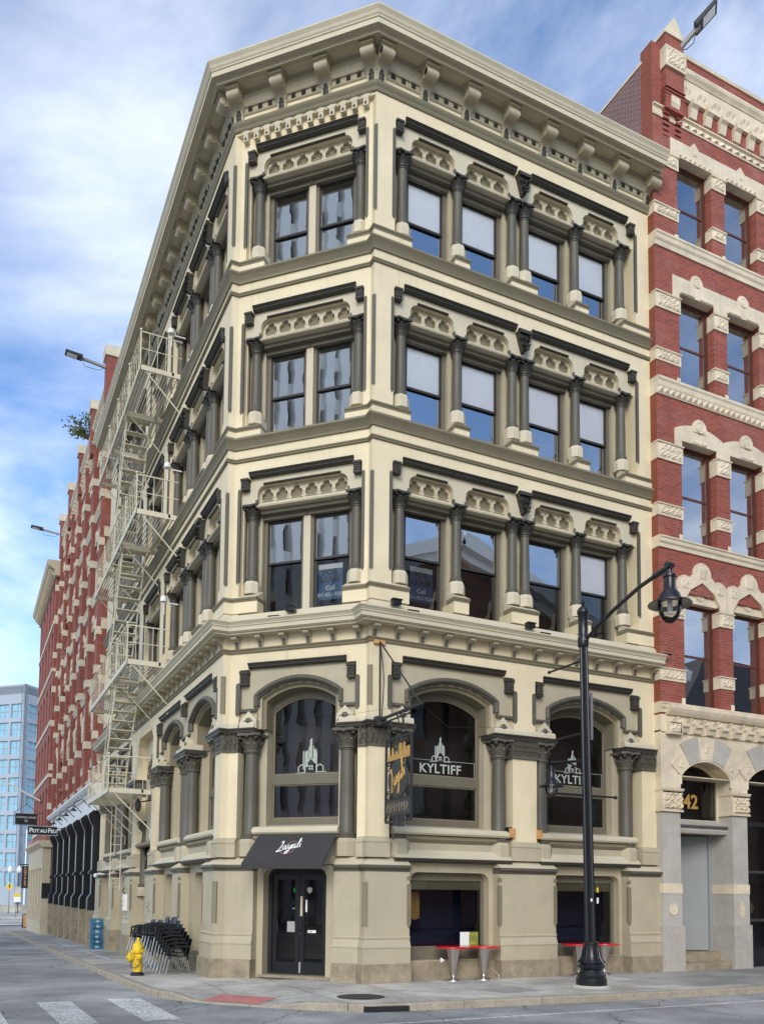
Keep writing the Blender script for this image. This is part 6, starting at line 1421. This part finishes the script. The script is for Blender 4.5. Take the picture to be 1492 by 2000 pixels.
o=thing('vertical_sign','narrow black vertical sign with orange letters at the street end','sign',(-2.1,74,3.0)); B(G().box(-.28,.28,-.06,.06,-1.0,1.0),'board','black_matte',o); B(G().box(-.32,.32,-.07,.07,1.0,1.06).box(-.34,.34,-.07,.07,-1.1,-1.0).box(-.32,-.28,-.07,.07,-1,1).box(.28,.32,-.07,.07,-1,1).bar((-.5,0,1.2),(.9,0,1.2),.1,.12),'frame','iron',o)
for i,c in enumerate('COFFEE'): text(c,.34,'orange_board',o,(0,-.065,.80-.31*i),depth=.003,bold=.008)
fp=thing('angled_flagpole','pale angled flagpole leaning out from the far brick block','flagpole',(-3.0,46,7.8)); B(G().tube([(0,0,0),(-2.6,0,1.35),(-3.6,0,1.9)],.05,8),'pole','white_paint',fp); B(G().sphere((.02,0,-.02),.13),'socket','iron',fp)
fl=thing('flagpole','white flagpole with small american flag at the far plaza','flagpole',(2.0,140,-1.5)); B(G().lathe([(.16,0),(.12,6),(.09,13.2),(.001,13.3)],n=8),'pole','white_paint',fl)
B(G().add([(0,0,12),(1.5,.1,11.0),(1.6,0,9.9),(.1,0,11.0),(0,.02,12),(1.5,.12,11.0),(1.6,.02,9.9),(.1,.02,11.0)],[(0,1,2,3),(7,6,5,4),(0,4,5,1),(1,5,6,2),(2,6,7,3)]),'flag','tactile',fl); B(G().add([(0,-.01,12),(.7,.04,11.52),(.75,-.01,10.95),(.05,-.01,11.45)],[(0,1,2,3)]),'flag_canton','lease_blue',fl)
for x,y,l in ((-1.75,110,'pale globe street lamp left of the diamond sign'),(-.6,110.5,'pale globe street lamp behind the vertical sign')):
    o=thing('globe_lamp',l,'street lamp',(x,y,-1.5),'globe lamps at the far plaza'); B(G().lathe([(.12,0),(.06,.4),(.05,5.5)],n=8),'pole','iron',o); B(G().lathe([(.12,5.5),(.3,5.8),(.3,6.0),(.1,6.35),(.001,6.5)],n=12),'globe','white_print',o)
o=thing('road_sign','yellow diamond road sign on a thin post at the street end','road sign',(-1.85,108,-1.5)); B(G().tube([(0,0,0),(0,0,4.3)],.03,6),'post','steel',o); B(G().plate([[(0,3.1),(.45,3.62),(0,4.14),(-.45,3.62)]],-.05,-.02),'diamond','sign_yellow',o); B(G().plate([[(-.05,3.4),(.05,3.4),(.05,3.75),(.14,3.72),(0,3.95),(-.14,3.72),(-.05,3.75)]],-.06,-.05),'arrow','black',o)
o=thing('parking_notice','white and yellow temporary notice on a leaning stick near the diamond sign','notice',(-1.75,92,-1.5)); B(G().tube([(-.15,0,0),(.05,0,3.0)],.025,6),'stick','iron',o); B(G().box(-.35,.38,-.03,0,1.8,2.4),'white_panel','white_print',o); B(G().box(-.35,.38,-.035,0,2.4,2.75),'yellow_panel','sign_yellow',o); B(G().box(-.3,.35,-.028,0,2.75,3.6),'backing','concrete',o)
sb=thing('sandwich_board','orange and cream sandwich board standing against the far stone pier','sandwich board',(-2.4,63.5,gz(63.5)),None,.05); B(G().prism([(-.05,0),(.02,0),(.30,1.15),(.26,1.15)],'x',-.42,.42).prism([(.6,0),(.53,0),(.26,1.15),(.30,1.15)],'x',-.42,.42),'frame','black_matte',sb); B(G().add([(-.37,-.045,.06),(.37,-.045,.06),(.37,.20,1.08),(-.37,.20,1.08)],[(0,1,2,3)]),'poster','orange_board',sb)
g=G(); 
for i in range(4):
    z=.2+.21*i; x0=-.15 if i%2 else -.32; yy=-.048+.24*z
    g.add([(x0,yy-.006,z),(x0+.45,yy-.006,z),(x0+.45,yy+.03,z+.15),(x0,yy+.03,z+.15)],[(0,1,2,3)])
B(g,'poster_panels','white_print',sb)
# shrub on the far parapet
sh_=thing('parapet_shrub','green self seeded shrub growing out of the left brick parapet','shrub',(-A_-.15,A_+26.2,25.0))
g=G(); lv=G(); rnd=random.Random(11)
for i in range(16):
    a=rnd.uniform(PI*.55,PI*1.45); L=rnd.uniform(.5,1.35); rise=rnd.uniform(-.2,1.1)
    p=[(0,0,0),(math.cos(a)*L*.5,math.sin(a)*L*.5,rise*.6+.2),(math.cos(a)*L,math.sin(a)*L,rise+rnd.uniform(-.1,.3))]; g.tube(p,[.03,.018,.006],5)
    for k in range(26):
        t=rnd.uniform(.25,1); q=Vector(p[1])*(1-abs(2*t-1)) if False else (Vector(p[0]).lerp(Vector(p[1]),t*2) if t<.5 else Vector(p[1]).lerp(Vector(p[2]),t*2-1))
        q+=Vector((rnd.gauss(0,.09),rnd.gauss(0,.09),rnd.gauss(0,.09))); d=Vector((rnd.uniform(-1,1),rnd.uniform(-1,1),rnd.uniform(-.6,.6))).normalized(); s=d.cross(Vector((0,0,1))).normalized()*.05; d*=.17
        lv.add([q,q+d*.5+s,q+d,q+d*.5-s],[(0,1,2,3)])
B(g,'branches','twig',sh_); o=B(lv,'leaves','leaf_green',sh_); o['kind']='stuff'
# overhead bits: lamp heads on the left facade
for u,z,l in ((5.6,10.2,'lower'),(5.6,14.2,'middle'),(5.6,18.3,'upper')):
    o=thing('wall_spotlight','small white wall spotlight on the left facade, %s floor'%l,'spotlight',(-A_-.15,A_+u,z),'spotlights on the left facade'); B(G().bar((.3,0,0),(-.1,0,0),.03,.03).tube([(-.1,0,0),(-.1,0,-.35)],.012,5),'arm','white_paint',o); B(G().lathe([(.1,0),(.1,.12),(.03,.18)],(-.12,0,.02),10),'lamp_head','white_paint',o)
tr=B(G().tube([(0,0,0),(.06,-.02,.03),(.02,.03,.06)],.03,5),'crumpled_paper','white_print',None,(1.72,-.12,.41)); tag(tr,'crumpled white paper on the granite window sill','litter')
